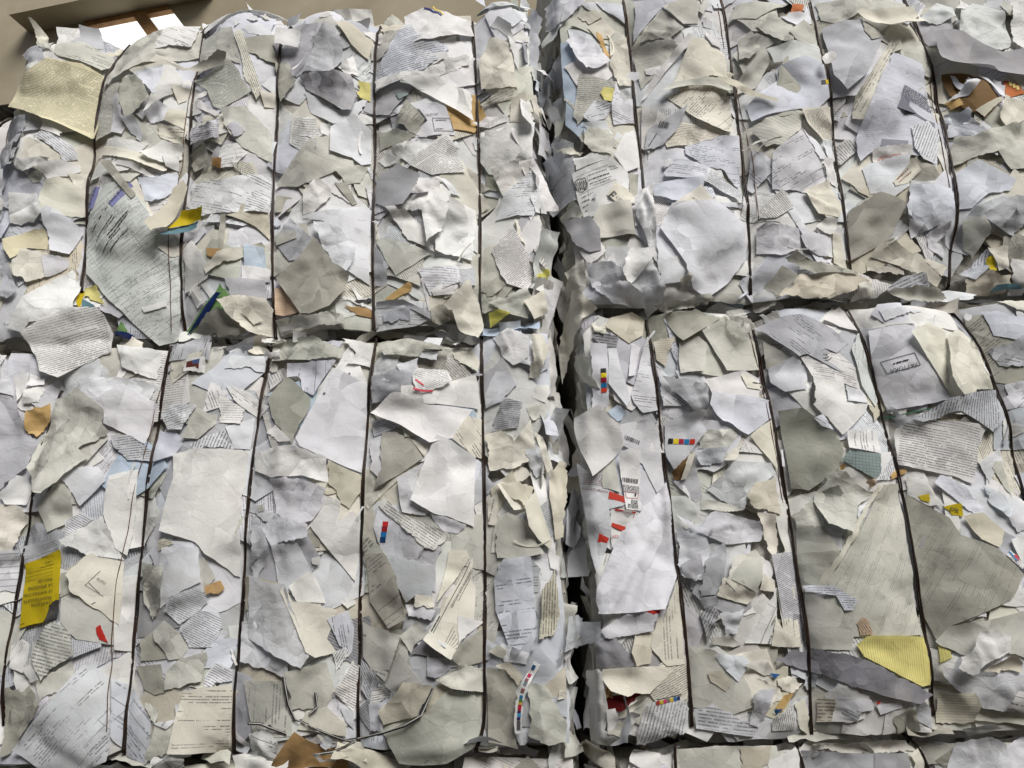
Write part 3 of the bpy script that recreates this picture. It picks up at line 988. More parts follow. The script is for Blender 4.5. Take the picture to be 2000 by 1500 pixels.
6 W - l330:5|1160,350 1240,180 1530,150 1770,300 1780,500 1650,690 1500,800 1400,740 1340,600
6 C -|1300,690 1360,650 1390,670 1370,710 1320,720
6 S - k|650,560 830,570 910,650 920,730 700,740
6 G - k|510,600 630,560 650,760 550,690
6 D -|480,780 540,690 600,800 560,830
6 W - k|960,730 1100,560 1200,760 1190,840 1100,900 1040,790
6 V - k l180:16|900,660 920,560 970,480 1090,500 1110,560 960,730
6 W - k|700,740 920,730 1040,790 1080,870 850,850
6 G - k g|1120,870 1500,790 1560,820 1400,870 1180,900
6 C - v l150:26|470,1130 550,830 590,830 720,940 620,1000 570,1150 500,1370
6 H -|790,990 830,930 980,890 1080,930 1060,1040 960,1110
6 E T6@-12|700,1060 720,1020 890,1060 870,1150 760,1120
6 W - s #colourstack|690,1110 800,1120 820,1270 810,1560 700,1560
6 W - l250:10|810,1150 870,1150 900,1300 970,1500 940,1560 810,1400
6 C P5@0 k|700,960 800,1000 790,1050 720,1030
6 W - l200:12|980,1100 1050,1120 1000,1330 950,1350
6 W P5@-3|970,1480 1060,1140 1110,1020 1150,1300 1180,1560 1060,1590 990,1530
6 H L5@-5|1140,1080 1290,1050 1220,1260 1160,1210
6 W P5@-42|1140,1220 1420,1560 1200,1540
6 S - |1280,1300 1420,1340 1540,1440 1400,1560 1330,1480
6 G - |1420,1330 1490,1100 1600,1240 1620,1340
6 G - l300:5|1310,1110 1440,1060 1500,1110 1470,1320 1310,1330
6 D - s l300:14|1210,920 1420,870 1600,930 1330,1100
6 G - l270:12|1460,1020 1640,900 1880,1090 1890,1270 1750,1290 1640,1300 1580,1200
6 N - |1480,1380 1770,1290 1900,1340 1870,1500 1540,1490
6 C - s #maillabel|1750,1320 1800,1310 1920,1390 1900,1420 1790,1415
6 G - k f o|1640,880 1760,850 1850,1000 1740,1100 1650,1010
7 N T4@-58|120,250 170,160 300,50 390,170 270,240
7 W - k|140,300 200,270 420,320 440,440 310,490 150,460
7 W - |430,370 480,330 650,350 640,490 580,490 470,440
7 C - l250:6|470,60 660,50 740,110 690,210 620,230 560,170
7 N -|540,300 660,210 720,200 700,330 620,340
7 C - s|680,320 750,310 800,560 690,530
7 D - s l80:6|800,160 990,60 1190,140 1130,250 1070,370 980,420 810,500
7 B - k|1210,0 1500,20 1530,240 1470,260 1340,310 1180,220
7 W -|1190,240 1340,310 1230,360
7 W - k|1340,330 1500,240 1490,480 1360,420
7 C - |1300,500 1530,530 1480,600 1400,560
7 C - l60:8|950,480 1000,400 1080,380 1310,520 1470,620 1440,680 1100,540
7 C -|925,525 1150,590 1130,620 930,580
7 D -|210,680 320,560 440,630 300,770
7 H - k l250:12 o|290,780 430,630 560,620 800,600 940,660 850,720 740,760 640,800 420,770
7 D - k l90:18 o|320,530 400,495 550,550 830,600 850,620 680,620 540,630 420,570
7 S T7@22|1050,720 1160,640 1330,610 1370,690 1150,780
7 G - k|840,700 950,640 960,760 810,800
7 D - k g l100:10|980,800 1170,760 1300,770 1490,840 1100,860
7 S - k|1700,220 1900,100 2040,80 2040,260 1920,360 1750,280
7 G -|1580,240 1700,230 1750,330 1680,490 1630,420
7 N - |1910,520 2040,540 2040,740 1940,740
7 H - k|1620,640 1760,600 1900,640 1890,740 1640,750
7 Y -|1760,500 1800,480 1820,600 1780,590
7 C - k|1760,430 1880,440 1890,580 1830,600
7 B - k|1600,590 1720,530 1770,570 1700,640
7 t -|1690,800 1720,760 1850,760 1900,790
7 W - |980,880 1180,860 1300,880 1020,960
7 G -|210,1060 330,1150 390,1210 240,1260
7 N - l300:6|600,940 740,830 830,870 880,1000 720,990
7 W -|240,1260 390,1200 480,1290 470,1440 330,1450 250,1370
7 N P4@-13 #sealletter|430,1210 560,1190 700,1190 830,1280 860,1430 500,1350
7 S P5@-50 l210:14|130,980 340,900 470,890 800,1090 690,1180 610,1150 430,1200 200,1000
7 m P5@75 l180:6|790,1150 850,1030 900,1040 1010,1490 980,1540 870,1400
7 W - s #invoice|930,1010 1230,970 1240,1050 1490,1500 1080,1560 1010,1400
7 N - k|1240,1000 1430,870 1520,930 1740,1180 1820,1320 1780,1280 1560,1000
7 C - l180:18|1180,1050 1240,1010 1340,960 1450,1000 1480,1040 1440,1370 1540,1490 1490,1480
7 C - k l190:16|1440,1370 1470,1050 1550,1000 1700,1100 1850,1400 1560,1480
7 C - k|1810,815 1980,830 2040,850 2040,950
7 B - |1730,870 1830,870 2040,960 2040,1100 1810,1040
7 S P6@-20 k|1800,1130 2040,1040 2040,1250 1880,1240
7 G - k f o|90,800 180,740 290,800 200,880 130,900
8 S - k|0,190 60,160 130,250 190,450 250,500 170,690 0,860
8 N -|90,50 190,20 180,130 120,230
8 N - k|180,130 300,120 260,230 160,240
8 V - k|200,30 300,60 300,110 190,120
8 W - k|-30,60 80,70 100,190 -30,160
8 W - |490,180 600,130 700,210 850,100 1050,220 970,510 880,460 720,380 730,300 540,150
8 N - |740,740 930,690 850,1300 770,1220 700,1010
8 S T5@10 k|760,460 900,460 1030,560 1020,630 870,630 770,520
8 W - |410,740 520,690 680,680 740,780 560,960 510,860
8 G - |240,950 400,770 510,860 510,1060 310,1140
8 G - k l210:8|330,370 380,210 560,140 740,290 720,390 760,440 560,560 640,620 540,690 330,880 270,870 190,690
8 M - k|190,300 330,230 330,330 240,470 180,430
8 C - k|-40,960 130,960 150,1060 60,1290 -40,1270
8 W L12@3|-40,1270 100,1260 70,1560 -40,1560
8 V - s l170:16|0,880 110,740 190,820 150,945 30,945
8 W T4@-30|440,1060 560,1000 640,1040 440,1180
8 N - k|430,1200 720,1030 840,1330 600,1300
8 S P4@13|110,1240 420,1170 420,1262 130,1368
8 Y - s #yellowcard|132,1357 421,1261 421,1607 343,1650 332,1714 296,1768 104,1814 125,1536
8 x -|343,1661 411,1614 404,1732 300,1768
8 B - |1060,400 1200,420 1260,520 1200,600 1040,640
8 W T5@10 k|1080,300 1190,230 1370,250 1250,420 1140,410
8 W T6@72|1310,520 1560,420 1620,550 1340,560
8 G - l200:6|1260,480 1370,280 1510,310 1500,380 1380,490
8 W - |1560,400 1740,320 1720,550 1620,550
8 N T5@0|1520,190 1690,230 1660,370 1520,370
8 N F6@-38|1570,110 1720,150 1860,250 1780,330 1640,230
8 W - |1000,1280 1110,1190 1340,1210 1400,1560 1120,1560
8 H T4@10|1080,1190 1210,1220 1090,1270
8 N - s|1200,590 1310,565 1190,800
8 N - l190:14 #bigsheet|1110,1130 1190,800 1310,560 1710,560 1660,960 1640,1450 1600,1440 1340,1200
9 D - l330:8|130,190 270,40 360,110 460,210 440,310 380,400 330,530 170,330
9 N - |130,440 200,385 330,510 230,510
9 W - |640,0 860,100 850,220 700,160
9 W - s l200:24 #bigfold|365,495 600,20 640,0 860,100 830,560 800,720 690,680 390,550
9 N - k|40,560 330,540 570,620 580,800 400,750 180,760 40,700
9 H - |580,640 690,690 800,730 800,830 710,970 580,810
9 N - s|380,1200 540,880 660,920 640,1060 740,980 790,1060 770,1300 740,1480 450,1100
9 W - k|170,770 370,770 560,830 540,950 480,1050 400,1080 210,1010
9 W - k|100,1110 210,1010 450,1090 440,1180 170,1230
9 W - |180,1230 370,1210 450,1390 360,1560 230,1560
9 W - k|20,1000 110,1100 170,1300 20,1500
9 S - k|860,40 1030,0 1180,50 1150,160 870,230
9 N - |1090,130 1300,120 1600,20 1620,260 1280,250 1090,190
9 N T4@20 k #redbars|1170,90 1200,0 1400,0 1440,80 1300,160 1190,150
9 S T5@10|860,330 1000,350 1080,400 880,460
9 W - |850,480 960,540 970,800 860,700
9 D - |940,440 1000,430 1170,480 1240,630 1060,750 890,840 950,700
9 C -|1160,500 1250,520 1280,560 1250,620
9 V - l235:26|870,310 1010,180 1090,180 1280,260 1580,270 1540,330 1440,490 1290,530 1190,470 1100,410
9 C P5@-58|1440,490 1540,315 1650,330 1650,600 1590,600
9 W - k|1060,760 1240,660 1160,920 1280,1000 1250,1025 1090,1000
9 V - s l230:16 #flatsheet|1155,920 1330,460 1430,500 1600,600 1590,1100 1290,1000
9 W - |1280,1000 1540,1090 1480,1150 1380,1140
9 W - #colourbar|880,1100 920,950 1000,1040 1180,1160 1250,1250 1200,1330 1330,1380 1330,1560 1050,1460 940,1280
9 N T5@-35 k|920,950 960,890 1060,1000 1300,1100 1420,1150 1330,1260 1250,1250 1010,1040
9 G F7@42|810,1140 900,1210 1000,1330 1090,1560 810,1560
9 W - s|1660,160 1740,0 1830,0 1890,100 1790,210 1670,250
9 S T4@0 k|1740,310 1800,180 1930,220 1900,400 1710,420
9 C - k|1660,440 1780,420 1870,500 1930,430 1990,350 2030,600 1880,690 1700,700
9 H - |1700,830 1860,700 1890,800 1750,1000
9 C P7@75|1680,900 1760,830 1750,1090 1690,1080
9 C - l210:18|1750,800 1860,790 2000,820 2000,960 1870,990
9 G P9@88|1710,1280 1740,1080 1830,1010 1940,1050 2000,1130 2060,1310
9 S P5@0|1720,1560 1760,1360 1990,1330 2060,1400 2040,1560
10 C - k|300,440 360,470 430,690 390,720 340,560
10 W - k g|230,570 310,520 360,620 370,720 310,760
10 G - |30,1150 110,1000 250,1080 370,1290 190,1330 40,1320
10 H - l270:10|30,800 190,790 300,830 230,960 130,900
10 H - v o l0:20 #corrugated|400,790 470,650 520,660 530,760 500,1180 440,1200 400,900
10 C - s o l190:24|230,960 300,830 420,1200 410,1260 330,1200 260,1110
10 W - o|510,1000 580,1030 610,1180 580,1250 500,1240
10 W - #redprint|600,640 690,730 780,680 840,850 940,940 820,980 830,1180 740,1440 700,1300 640,900
10 W - l30:5 #bigbarcode|890,400 1090,350 1170,400 1220,800 1160,860 1060,660 960,560 920,540
10 G -|770,700 860,620 900,860 780,830
10 N - s l220:20|580,400 580,330 660,300 760,250 880,390 920,540 840,640 700,760 690,730 620,560
10 V - s l90:8 #parcellabel|880,600 960,560 1040,570 1050,990 940,980 900,740
10 N - #leaflet|835,980 1000,990 1040,1010 940,1120 880,1230 840,1260 830,1100
10 N P7@70|720,1440 790,1290 860,1290 820,1480 740,1560
10 W - v l280:14|860,1210 1160,870 1230,780 1290,1050 1310,1430 1200,1676 980,1700 740,1710 730,1540 830,1300
10 S - k|1180,60 1500,130 1500,290 1400,300
10 G - k|1430,440 1700,420 1700,480 1640,560 1440,560
10 W - s l0:6 #colourrow|1210,370 1430,310 1490,440 1400,570 1290,700 1230,600
10 S -|1290,770 1420,590 1480,900 1440,930 1330,820
10 k -|1290,690 1390,580 1420,590 1360,770 1295,760
10 C -|1380,590 1420,590 1370,760 1330,770
10 B - l240:8|1500,270 1520,170 1680,190 1960,210 1970,330 1780,470 1600,380
10 B - k|1420,570 1640,550 1600,660 1460,670
10 W - k|1500,840 1690,650 1960,650 2000,720 1790,900 1770,980 1600,920
10 C - k|1600,650 1740,490 1760,500 1680,650
10 W - k|1300,1010 1450,1110 1560,990 1880,1070 1890,1200 1640,1230 1460,1150
10 G - |1470,900 1770,980 1740,990 1470,980
10 V - o|1330,815 1350,810 1380,860 1400,920 1460,950 1460,975 1430,970 1370,880
10 W - k|1310,1100 1500,1180 1520,1360 1430,1480 1340,1440
10 S - |1490,1340 1620,1200 1640,1310 1600,1560 1480,1560
10 G - k|1690,1320 1860,1260 1920,1350 1700,1560 1620,1480
10 C - s|1800,470 1980,340 2010,640 2010,700
10 H - k|1780,900 1830,800 2000,760 2030,1010 1830,970
10 C - s|1860,1000 2000,1010 2030,1380 1990,1340
11 N - |500,70 720,110 740,240 910,240 890,300 700,480 500,270
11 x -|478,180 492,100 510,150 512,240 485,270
11 W -|735,130 860,150 910,240 740,240
11 D - l80:6|290,290 430,290 660,480 710,590 690,700 500,850 390,830
11 B P5@-40|500,365 560,340 630,450 550,420
11 T G6@-5|690,650 750,580 1010,590 1000,730 960,770 850,720
11 V P7@80 s|735,450 990,420 1010,590 740,570
11 W T4@62|960,780 1120,580 1140,690 1080,770
11 M -|680,690 720,680 720,710 690,720
11 M -|1080,740 1130,700 1210,690 1200,720 1090,770
11 P - k|890,790 950,770 960,810 930,830
11 W - |830,960 920,890 910,960 830,1090
11 W - |600,1110 720,1150 720,1280
11 G - k|420,1000 540,900 600,1100 430,1080
11 G - |430,1080 600,1100 720,1280 540,1560 470,1560
11 G - k l240:12|530,930 600,740 720,730 930,880 820,960 780,1150 600,1090
11 C - s|540,1560 980,800 1010,810 640,1500
11 G Q4@58 s l150:6 #envelopestack|600,1530 1010,810 1160,790 1300,1700 1340,1860 560,1860 640,1500
11 S - k|1060,230 1200,340 1350,280 1480,210 1300,370 1150,390
11 N T5@-17 s l160:5|1130,410 1230,350 1740,400 1680,560 1660,800 1480,740 1150,660 1130,520
11 S T5.5@72 l300:5|1230,340 1480,210 1870,120 1900,330 1790,440 1560,300 1300,370
11 N - |1200,740 1330,770 1450,960 1330,940 1220,870
11 B - k|1380,800 1430,740 1600,830 1740,1000 1680,1030 1560,950
11 Y - #yellowtag|1440,965 1560,940 1580,1030 1500,1020
11 Y - |1280,880 1350,870 1360,930 1300,910
11 H - |1580,1030 1720,1000 1880,1130 1820,1250 1700,1190
11 W - |1690,650 1870,540 1900,640 1780,800
11 B - k|1700,800 1890,880 1950,1000 1890,1030 1780,950
11 W -|1890,1040 1960,960 2040,1140 1960,1140
11 G - |1800,680 1880,630 1960,890 1900,830
11 N - s l180:8|1910,1190 2040,1140 2040,1560 1960,1350
11 W P5@40|1900,190 2040,100 2040,250 1920,270
11 D Q4@55 s l120:5|1200,860 1250,900 1480,1040 1560,1160 1800,1260 1970,1440 1860,1620 1500,1790 1420,1900 1340,1700 1220,1100
11 N T5@-50 #tornlogo|1850,1300 1900,1270 1980,1360 1960,1400
12 G - |430,300 520,270 800,500 770,650 530,600 430,480
12 D - |430,140 500,130 560,80 490,160 520,270 430,310
12 G - |240,900 500,760 510,900 440,950 290,1030
12 G T6@-14 k|210,640 330,500 400,470 520,580 530,700 380,800 300,890 220,750
12 N P4@60|60,650 150,600 210,640 200,850 60,800
12 N - |170,815 220,770 300,880 220,905
12 D - k|0,950 160,970 230,920 310,1040 60,1400 0,1430
12 N - s|770,180 920,150 880,700 770,680
12 C - s l190:14 #envelope|485,155 650,0 690,30 840,60 830,250 800,500 520,270
12 R -|665,520 690,500 735,630 680,600
12 W F5@47 s l140:6 #taxform|70,1380 510,860 600,750 720,870 740,1290 700,1470 500,1560 250,1540
12 B F6@-42 s|745,870 870,950 1030,1180 1030,1320 990,1480 830,1440 740,1290
12 W - |1090,390 1260,270 1400,200 1380,-40 1120,-40
12 G - k g|960,60 1150,100 1100,380 1040,470 960,330
12 D -|920,620 1050,540 1160,610 1150,740 930,760
12 G -|1040,550 1130,470 1290,600 1290,680 1250,740 1160,750
12 W T3.8@-25|1135,400 1200,300 1400,240 1440,330 1380,400 1250,500
12 W T3.8@-28|1250,530 1380,400 1500,420 1520,520 1460,660 1310,660
12 D - |890,800 1100,780 1130,980 1050,1000 960,960
12 G - k|1130,960 1150,830 1250,740 1420,690 1420,760 1390,900
12 K - k|1430,230 1510,190 1540,250 1500,285 1430,280
12 W T4@-30|1420,850 1490,760 1590,820 1590,900 1410,940
12 G - k|1000,1480 1060,1190 1230,1180 1190,1380
12 G -|980,1050 1080,1090 1070,1190 1030,1170
12 W F9@50|1050,1190 1230,1160 1160,1230
12 N F8@30 k|1100,1480 1160,1380 1360,1400 1340,1560 1100,1560
12 C P5@176 s l210:8 #creamslip|1180,1395 1270,970 1390,940 1590,920 1590,1330 1560,1420
12 H -|1660,180 1700,160 1960,210 1990,400 1680,400
12 W - k g|1660,480 1990,420 2040,880 1850,800 1660,760
12 G P6@88|1680,900 1900,890 2000,900 2040,1280 1760,1300
13 W - k g|0,150 280,220 330,370 460,720 400,800 0,600
13 G - |280,830 560,760 620,960 560,1080 320,1100
13 N -|300,230 450,120 550,350 360,340
13 C - l220:16|240,270 270,220 330,340 440,340 630,400 560,600 620,700 490,730 430,690
13 B P4@-80|560,460 700,400 740,520 720,700 640,650
13 S - |980,0 1330,90 1310,300 1200,290 1120,350
13 D F7@32 l300:5|810,0 960,0 1040,130 1120,460 990,530 850,340
13 W -|1120,360 1180,360 1330,400 1300,470 1140,440
13 C -|1190,290 1300,300 1320,380 1180,370
13 G P8@-15 #stubform|800,480 1090,570 970,900 880,830 800,730
13 G - |1080,580 1200,470 1280,540 1160,700
13 c -|1150,700 1280,560 1440,730 1300,720
13 S - k g|1270,730 1430,740 1430,810 1360,860 1270,850
13 C - s l200:10|1340,350 1420,-20 1540,-20 1560,30 1440,220
13 C - s l220:18 #datasheet|1250,600 1400,340 1580,30 1600,250 1590,500 1490,640 1440,740
13 V - s|1480,430 1660,480 1560,560 1490,640
13 D - |1440,730 1500,640 1660,520 1660,760 1500,800
13 N T4@-32 k|610,960 740,750 790,830 750,1080 740,1120
13 N T4@60|600,700 680,660 720,700 620,840
13 S T4@-62|780,740 870,820 930,900 860,1060 790,960
13 N T4@8|870,960 960,920 1020,1000 860,1060
13 S T4@-40|750,1100 850,1020 860,1250 800,1180
13 W -|850,1060 1000,1050 950,1250 860,1250
13 N - f l90:8|980,930 1080,690 1220,860 1240,890 1040,990
13 W - |600,960 640,1080 740,1110 740,1250 690,1180
13 C - |430,1100 560,1075 690,1200 690,1290 360,1230
13 N F8@-20 k|20,1260 150,1210 230,1320 200,1500 40,1500
13 K - #kraft|130,1560 350,1240 420,1290 560,1360 710,1390 700,1560
13 V - o|470,1400 610,1375 620,1395 500,1415 540,1440 720,1410 720,1430 520,1460
13 H - l160:5 |920,1110 1050,985 1110,890 1320,920 1240,1120 960,1200
13 G - l270:4|960,1260 1280,1110 1420,940 1600,1000 1640,1200 1640,1340 1400,1480 1060,1480
13 G - k|1330,880 1500,780 1650,800 1660,980 1450,940
13 B P6@5 l190:6|1730,180 1800,40 1990,30 2030,500 1900,700 1830,640 1740,400
13 W - k|1770,620 1850,650 1980,700 1960,780 1800,760
13 D - |1680,800 1830,820 1940,900 1870,1240 1900,1380 1690,1330
13 H -|1740,790 1840,760 1930,860 1900,930
13 C -|1690,690 1760,640 1820,680 1800,740
14 H T5@85 v o|350,260 440,110 470,330 440,560 330,600
14 G - k|250,900 400,950 530,1200 520,1330 400,1350 260,1280
14 W - k o l180:12 !gapflap|520,440 600,430 620,475 725,470 740,550 770,580 490,670
14 E - k|720,620 860,580 960,700 1000,800 850,800 740,810
14 H - l180:12|970,690 1000,560 1130,550 1110,770 1010,790
14 r - s|770,1010 1090,970 890,1110 780,1090
14 K T5@80|760,940 830,930 850,1010 780,1020
14 C P6@88|1110,650 1160,440 1210,450 1310,180 1340,300 1350,620 1360,780 1230,790
14 W - k|770,530 960,410 1130,400 1160,430 1130,540 920,580 790,590
14 R -|1060,405 1170,390 1170,420 1110,420
14 C - s l250:18|750,850 780,810 1190,790 1280,820 1100,980 920,990 830,960
14 N - v|660,820 740,800 800,1080 780,1220 880,1280 800,1340 700,1320 680,1100
14 W T6@70 k #colourstub|1020,1250 1080,1050 1250,1020 1340,1020 1400,1100 1380,1250 1150,1330 1020,1350
14 C - l120:14|880,1120 1060,990 1100,1010 950,1150 890,1160
14 V - s|795,1090 860,1080 880,1150 860,1260 810,1260
14 V - s l60:12|950,1150 970,1105 1035,1120 980,1230
14 C -|810,1260 890,1170 950,1190 930,1300
14 S - k|1330,80 1460,0 1470,100 1480,190 1350,170
14 S - |1460,300 1480,60 1620,0 1610,180 1560,290
14 G -|1640,180 1740,60 1890,20 1900,160 1860,280
14 C - |1570,300 1610,170 1850,290 1790,360
14 C -|1870,260 1900,140 2000,190 2000,270
14 W -|1460,320 1560,310 1580,350 1490,390
14 S T5@60 k|1460,420 1540,360 1590,420 1520,640
14 W - k|1590,420 1760,390 1720,560 1650,580
14 G - |1540,590 1650,570 1760,640 1700,660 1540,640
14 G - s|1390,650 1560,680 1720,800 1860,1060 1700,1130 1430,1090 1400,800
14 H - |1520,830 1600,820 1680,900 1640,970 1540,900
14 W - k|1560,700 1760,720 1800,780 1720,900 1600,780
14 W T6@-8|1430,1100 1550,1060 1880,1230 1840,1290 1450,1240
14 C - k l90:12|580,1290 640,1260 820,1350 830,1470 660,1400
14 N - |960,1430 1000,1370 1180,1400 1170,1560 960,1450
14 W - k|640,1460 710,1450 730,1560 650,1560
14 G - |1290,1380 1560,1340 2000,1350 2000,1560 1280,1560
15 C P5@85|290,240 430,230 480,660 450,660 340,540
15 N F8@58|60,630 270,290 290,240 280,640
15 C -|250,650 280,450 340,540 480,660
15 G - |500,250 720,380 820,560 800,680 540,670
15 P T4@-60|830,490 860,450 910,470 945,570 860,575
15 B T4@-5|490,225 670,225 780,300 830,330 800,400 740,400 690,300 500,270
15 c - k #carbon|270,740 400,680 520,680 750,700 900,750 1410,1000 1300,1060 1000,990 560,840 380,790
15 y L4.6@87 s l90:6 #ledger|820,640 880,580 1000,575 1340,590 1400,830 1400,930 1330,940 870,720
15 y L4.6@87|1425,630 1500,690 1510,730 1440,770
15 G - s|1420,620 1500,510 2040,380 2040,760 1900,700 1600,720
15 W - k|1440,780 1600,850 1880,850 1990,830 2040,1120 1700,1080 1460,870
15 V - k l90:8|1510,800 1640,540 1720,560 1760,530 1860,580 1860,690 1700,760 1600,850
15 H - l60:10|1640,840 1870,700 1940,760 1940,830 1850,810
15 N F8@-15 s|1850,1070 1960,860 2040,740 2040,1130
15 G - k|40,780 200,730 290,860 200,860
15 W - k|100,990 170,950 280,950 230,1080 160,1220 90,1200
15 C - k|290,880 400,870 500,920 420,990 330,960
15 M - k|280,1080 340,1000 430,980 330,1110
15 u -|260,1100 330,1090 290,1140
15 u -|230,840 320,850 270,880
15 N T4@75|250,1160 420,1060 440,1250 260,1250
15 C - s|420,1050 510,1030 570,1310 470,1240
15 W -|700,1010 920,1020 950,1090 830,1110 700,1070
15 W -|960,1060 1130,1040 1160,1080 1000,1130
15 R -|960,1040 990,1030 985,1045 965,1058
15 H T6@0|590,1020 700,1020 690,1190 600,1200
15 W T5@-30|730,1100 860,1090 850,1180 740,1130
15 S - k g|1230,1060 1330,1040 1410,1100 1400,1240 1290,1180
15 D - s|1085,1150 1240,1070 1310,1250 1150,1280
15 H L4.6@0|1450,990 1640,970 1680,1060 1660,1180 1440,1200 1450,1090
15 V - l90:12|1560,1230 1750,1180 1830,1220 1620,1285
15 G - k|520,1330 1180,1310 1280,1390 960,1390 530,1380
15 S - |470,1390 970,1400 960,1560 490,1560
15 E - |970,1400 1230,1410 1250,1560 960,1560
15 C - k|1230,1410 1330,1370 1390,1490 1270,1540
15 N - |200,1450 440,1370 470,1560 220,1560
15 H - |0,1350 240,1340 210,1460 0,1560
15 W - k|1480,1560 1520,1320 1700,1270 1850,1330 1900,1560
15 W - |1860,1350 2040,1280 2040,1560 1900,1560
4 N T5@17 s o l190:16 !textpage|195,1060 330,960 540,880 700,870 740,920 800,1050 800,1180 620,1260 440,1365 310,1320 250,1180
4 t - s o l270:10 !leafunder|1120,385 1190,330 1390,258 1375,300 1250,372
4 Y - s o l60:30 !leafyellow|1270,200 1450,200 1390,262 1180,335 1240,260
4 H - s o l200:34 !leaflet|1080,340 1200,40 1280,-30 1310,20 1260,200 1200,310 1120,390
1 N - s o l60:14 !whitecard|215,210 395,215 370,340 210,335
2 V - o l20:12|1050,1390 1115,1345 1080,1560 1100,1700 1050,1600
"""

LABELS = {
 'newspage': "yellowed newspaper page with columns of small print",
 'blackbar': "grey printed sheet with a solid black bar",
 'punchstrip': "cream strip with square punch marks",
 'ministryform': "large printed form with blue headings and tick boxes",
 'postlabel': "postal slip with a barcode",
 'pressdoc': "printed page with large black letters",
 'photoclip': "clipping with a small red and blue picture",
 'phonebill': "white letter with a bold heading and a framed box",
 'ribbonlogo': "crumpled white sheet with a blue and yellow ribbon emblem",
 'crestletter': "white letter headed with a black shield crest",
 'deedlabel': "cream label with bold black lettering",
 'barcodeslip': "grey slip with a small barcode",
 'frontform': "white form with ruled boxes",
 'photocopy': "photocopied document with a grey picture block",
 'redtext': "slip with lines of red text", 'redslip': "cream slip with red handwriting",
 'corncard': "torn orange and yellow printed card",
 'notecard': "pale yellow note card", 'colourstack': "white sheet with a column of printing colour patches",
 'maillabel': "cream mailing label with a code block", 'sealletter': "letter with a round printed seal",
 'invoice': "grey invoice stamped FATTURA", 'yellowcard': "bright yellow card with upside-down black text",
 'bigsheet': "large plain white sheet", 'bigfold': "large folded white sheet with two punch holes",
 'flatsheet': "flat white sheet lifted off the bale", 'redbars': "crumpled printed sheet with red bars",
 'colourbar': "white sheet with red and blue printing patches",
 'corrugated': "crumpled corrugated paper edge", 'redprint': "white packaging sheet with red bars",
 'bigbarcode': "white sheet with a short barcode", 'parcellabel': "white parcel label with a barcode and a warning symbol",
 'leaflet': "folded leaflet with orange red bands", 'colourrow': "white sheet with a row of five colour patches",
 'envelopestack': "stack of grey green envelopes", 'yellowtag': "yellow tag with black letters",
 'tornlogo': "torn corner with a blue and red mark",
 'envelope': "cream envelope with a ruled address box", 'taxform': "white ruled form lying on a slant",
 'creamslip': "cream slip with upside-down printing", 'stubform': "grey form with dotted lines",
 'datasheet': "cream data sheet with a black rule", 'kraft': "brown kraft envelope",
 'colourstub': "crumpled stub with a colour control strip", 'carbon': "dark grey carbon copy",
 'ledger': "yellow ruled ledger sheet",
}
LOOSE = {
 'tent': ("loose_sheet", "cream sheet folded like a tent over the second wire from the right", "sheet"),
 'greyflap': ("loose_sheet", "wide grey sheet flapping out in the upper right corner", "sheet"),
 'creamfold': ("loose_sheet", "creased cream paper hanging over a wire end at the joint of the bales", "paper"),
 'gapflap': ("loose_sheet", "white glossy flap bridging the dark gap between the lower bales", "paper"),
 'textpage': ("loose_page", "loose page of dense black text hanging over the left joint", "page"),
 'leaflet': ("curled_leaflet", "curled leaflet with a yellow inside sticking out over a wire", "leaflet"),
 'whitecard': ("small_card", "small blank white card over a wire near the top edge", "card"),
}

# ------------------------------------------------------------------ lay the paper
TILEX, TILEY = [0, 480, 960, 1440], [0, 360, 720, 1080]
def tile_px(t, x, y):
    return TILEX[t % 4] + .28 * x, TILEY[t // 4] + .28 * y

filler(['XL'], 70, .06, .16)
filler(['UL', 'UR', 'LL', 'LR', 'BL', 'BR'], 85, .13, .28, strip=.03, amp=(.08, .4))
filler(['UL', 'UR', 'LL', 'LR', 'BL', 'BR'], 95, .05, .14, strip=.12, amp=(.1, .65))

KEYED = {}
def px_poly(pts):
    p = np.array(pts, float)
    c = p.mean(0)
    x, z = px2w(c[0], c[1])
    for _ in range(3):
        h = float(np.clip(bil(H0, x, z), -.10, .05)) + .014
        x, z = px2w(c[0], c[1], h)
    xs, zs = px2w(p[:, 0], p[:, 1], h)
    return np.stack([xs, zs], 1), h

def hero(pts_px, code, prt='-', pitch=.004, ang=0.0, opts=()):
    vf = 'v' in opts
    amp, lifts, over, mat, key, loose = .34, [], False, None, None, False
    for o in opts:
        if o == 'k': amp = 1.0
        elif o == 's': amp = .17
        elif o == 'o': over = True
        elif o == 'v': amp = .7
        elif o in 'gf': mat = o
        elif o[0] == 'l':
            a, m = o[1:].split(':'); lifts.append((float(a), float(m) * .001))
        elif o[0] == '#': key = o[1:]
        elif o[0] == '!': key, loose = o[1:], True
    poly, href = px_poly(pts_px)
    rec = place(poly, colour(code, RNG, .02), prt, pitch, ang, amp, lifts or None, over, mat, True, key, loose,
                torn=.25 if amp < .6 else .55, floor=href - .036, vfold=vf)
    if rec:
        rec['code'] = code
        if key:
            KEYED[('L_' if loose else '') + key] = rec
    return rec

for row in SHEET_TABLE.strip().splitlines():
    head, pts = row.split('|')
    f = head.split()
    t, code, pr = int(f[0]), f[1], f[2]
    prt, pitch, ang = '-', .004, 0.0
    if pr != '-':
        prt = pr[0]
        a, b = pr[1:].split('@')
        pitch, ang = float(a) * .001, float(b)
    hero([tile_px(t, *map(float, q.split(','))) for q in pts.split()], code, prt, pitch, ang, f[3:])

def ribbon_px(pts, w):
    p = np.array(pts, float)
    d = np.gradient(p, axis=0)
    d /= np.linalg.norm(d, axis=1)[:, None]
    n = np.stack([-d[:, 1], d[:, 0]], 1) * w / 2
    return [tuple(q) for q in p + n] + [tuple(q) for q in (p - n)[::-1]]

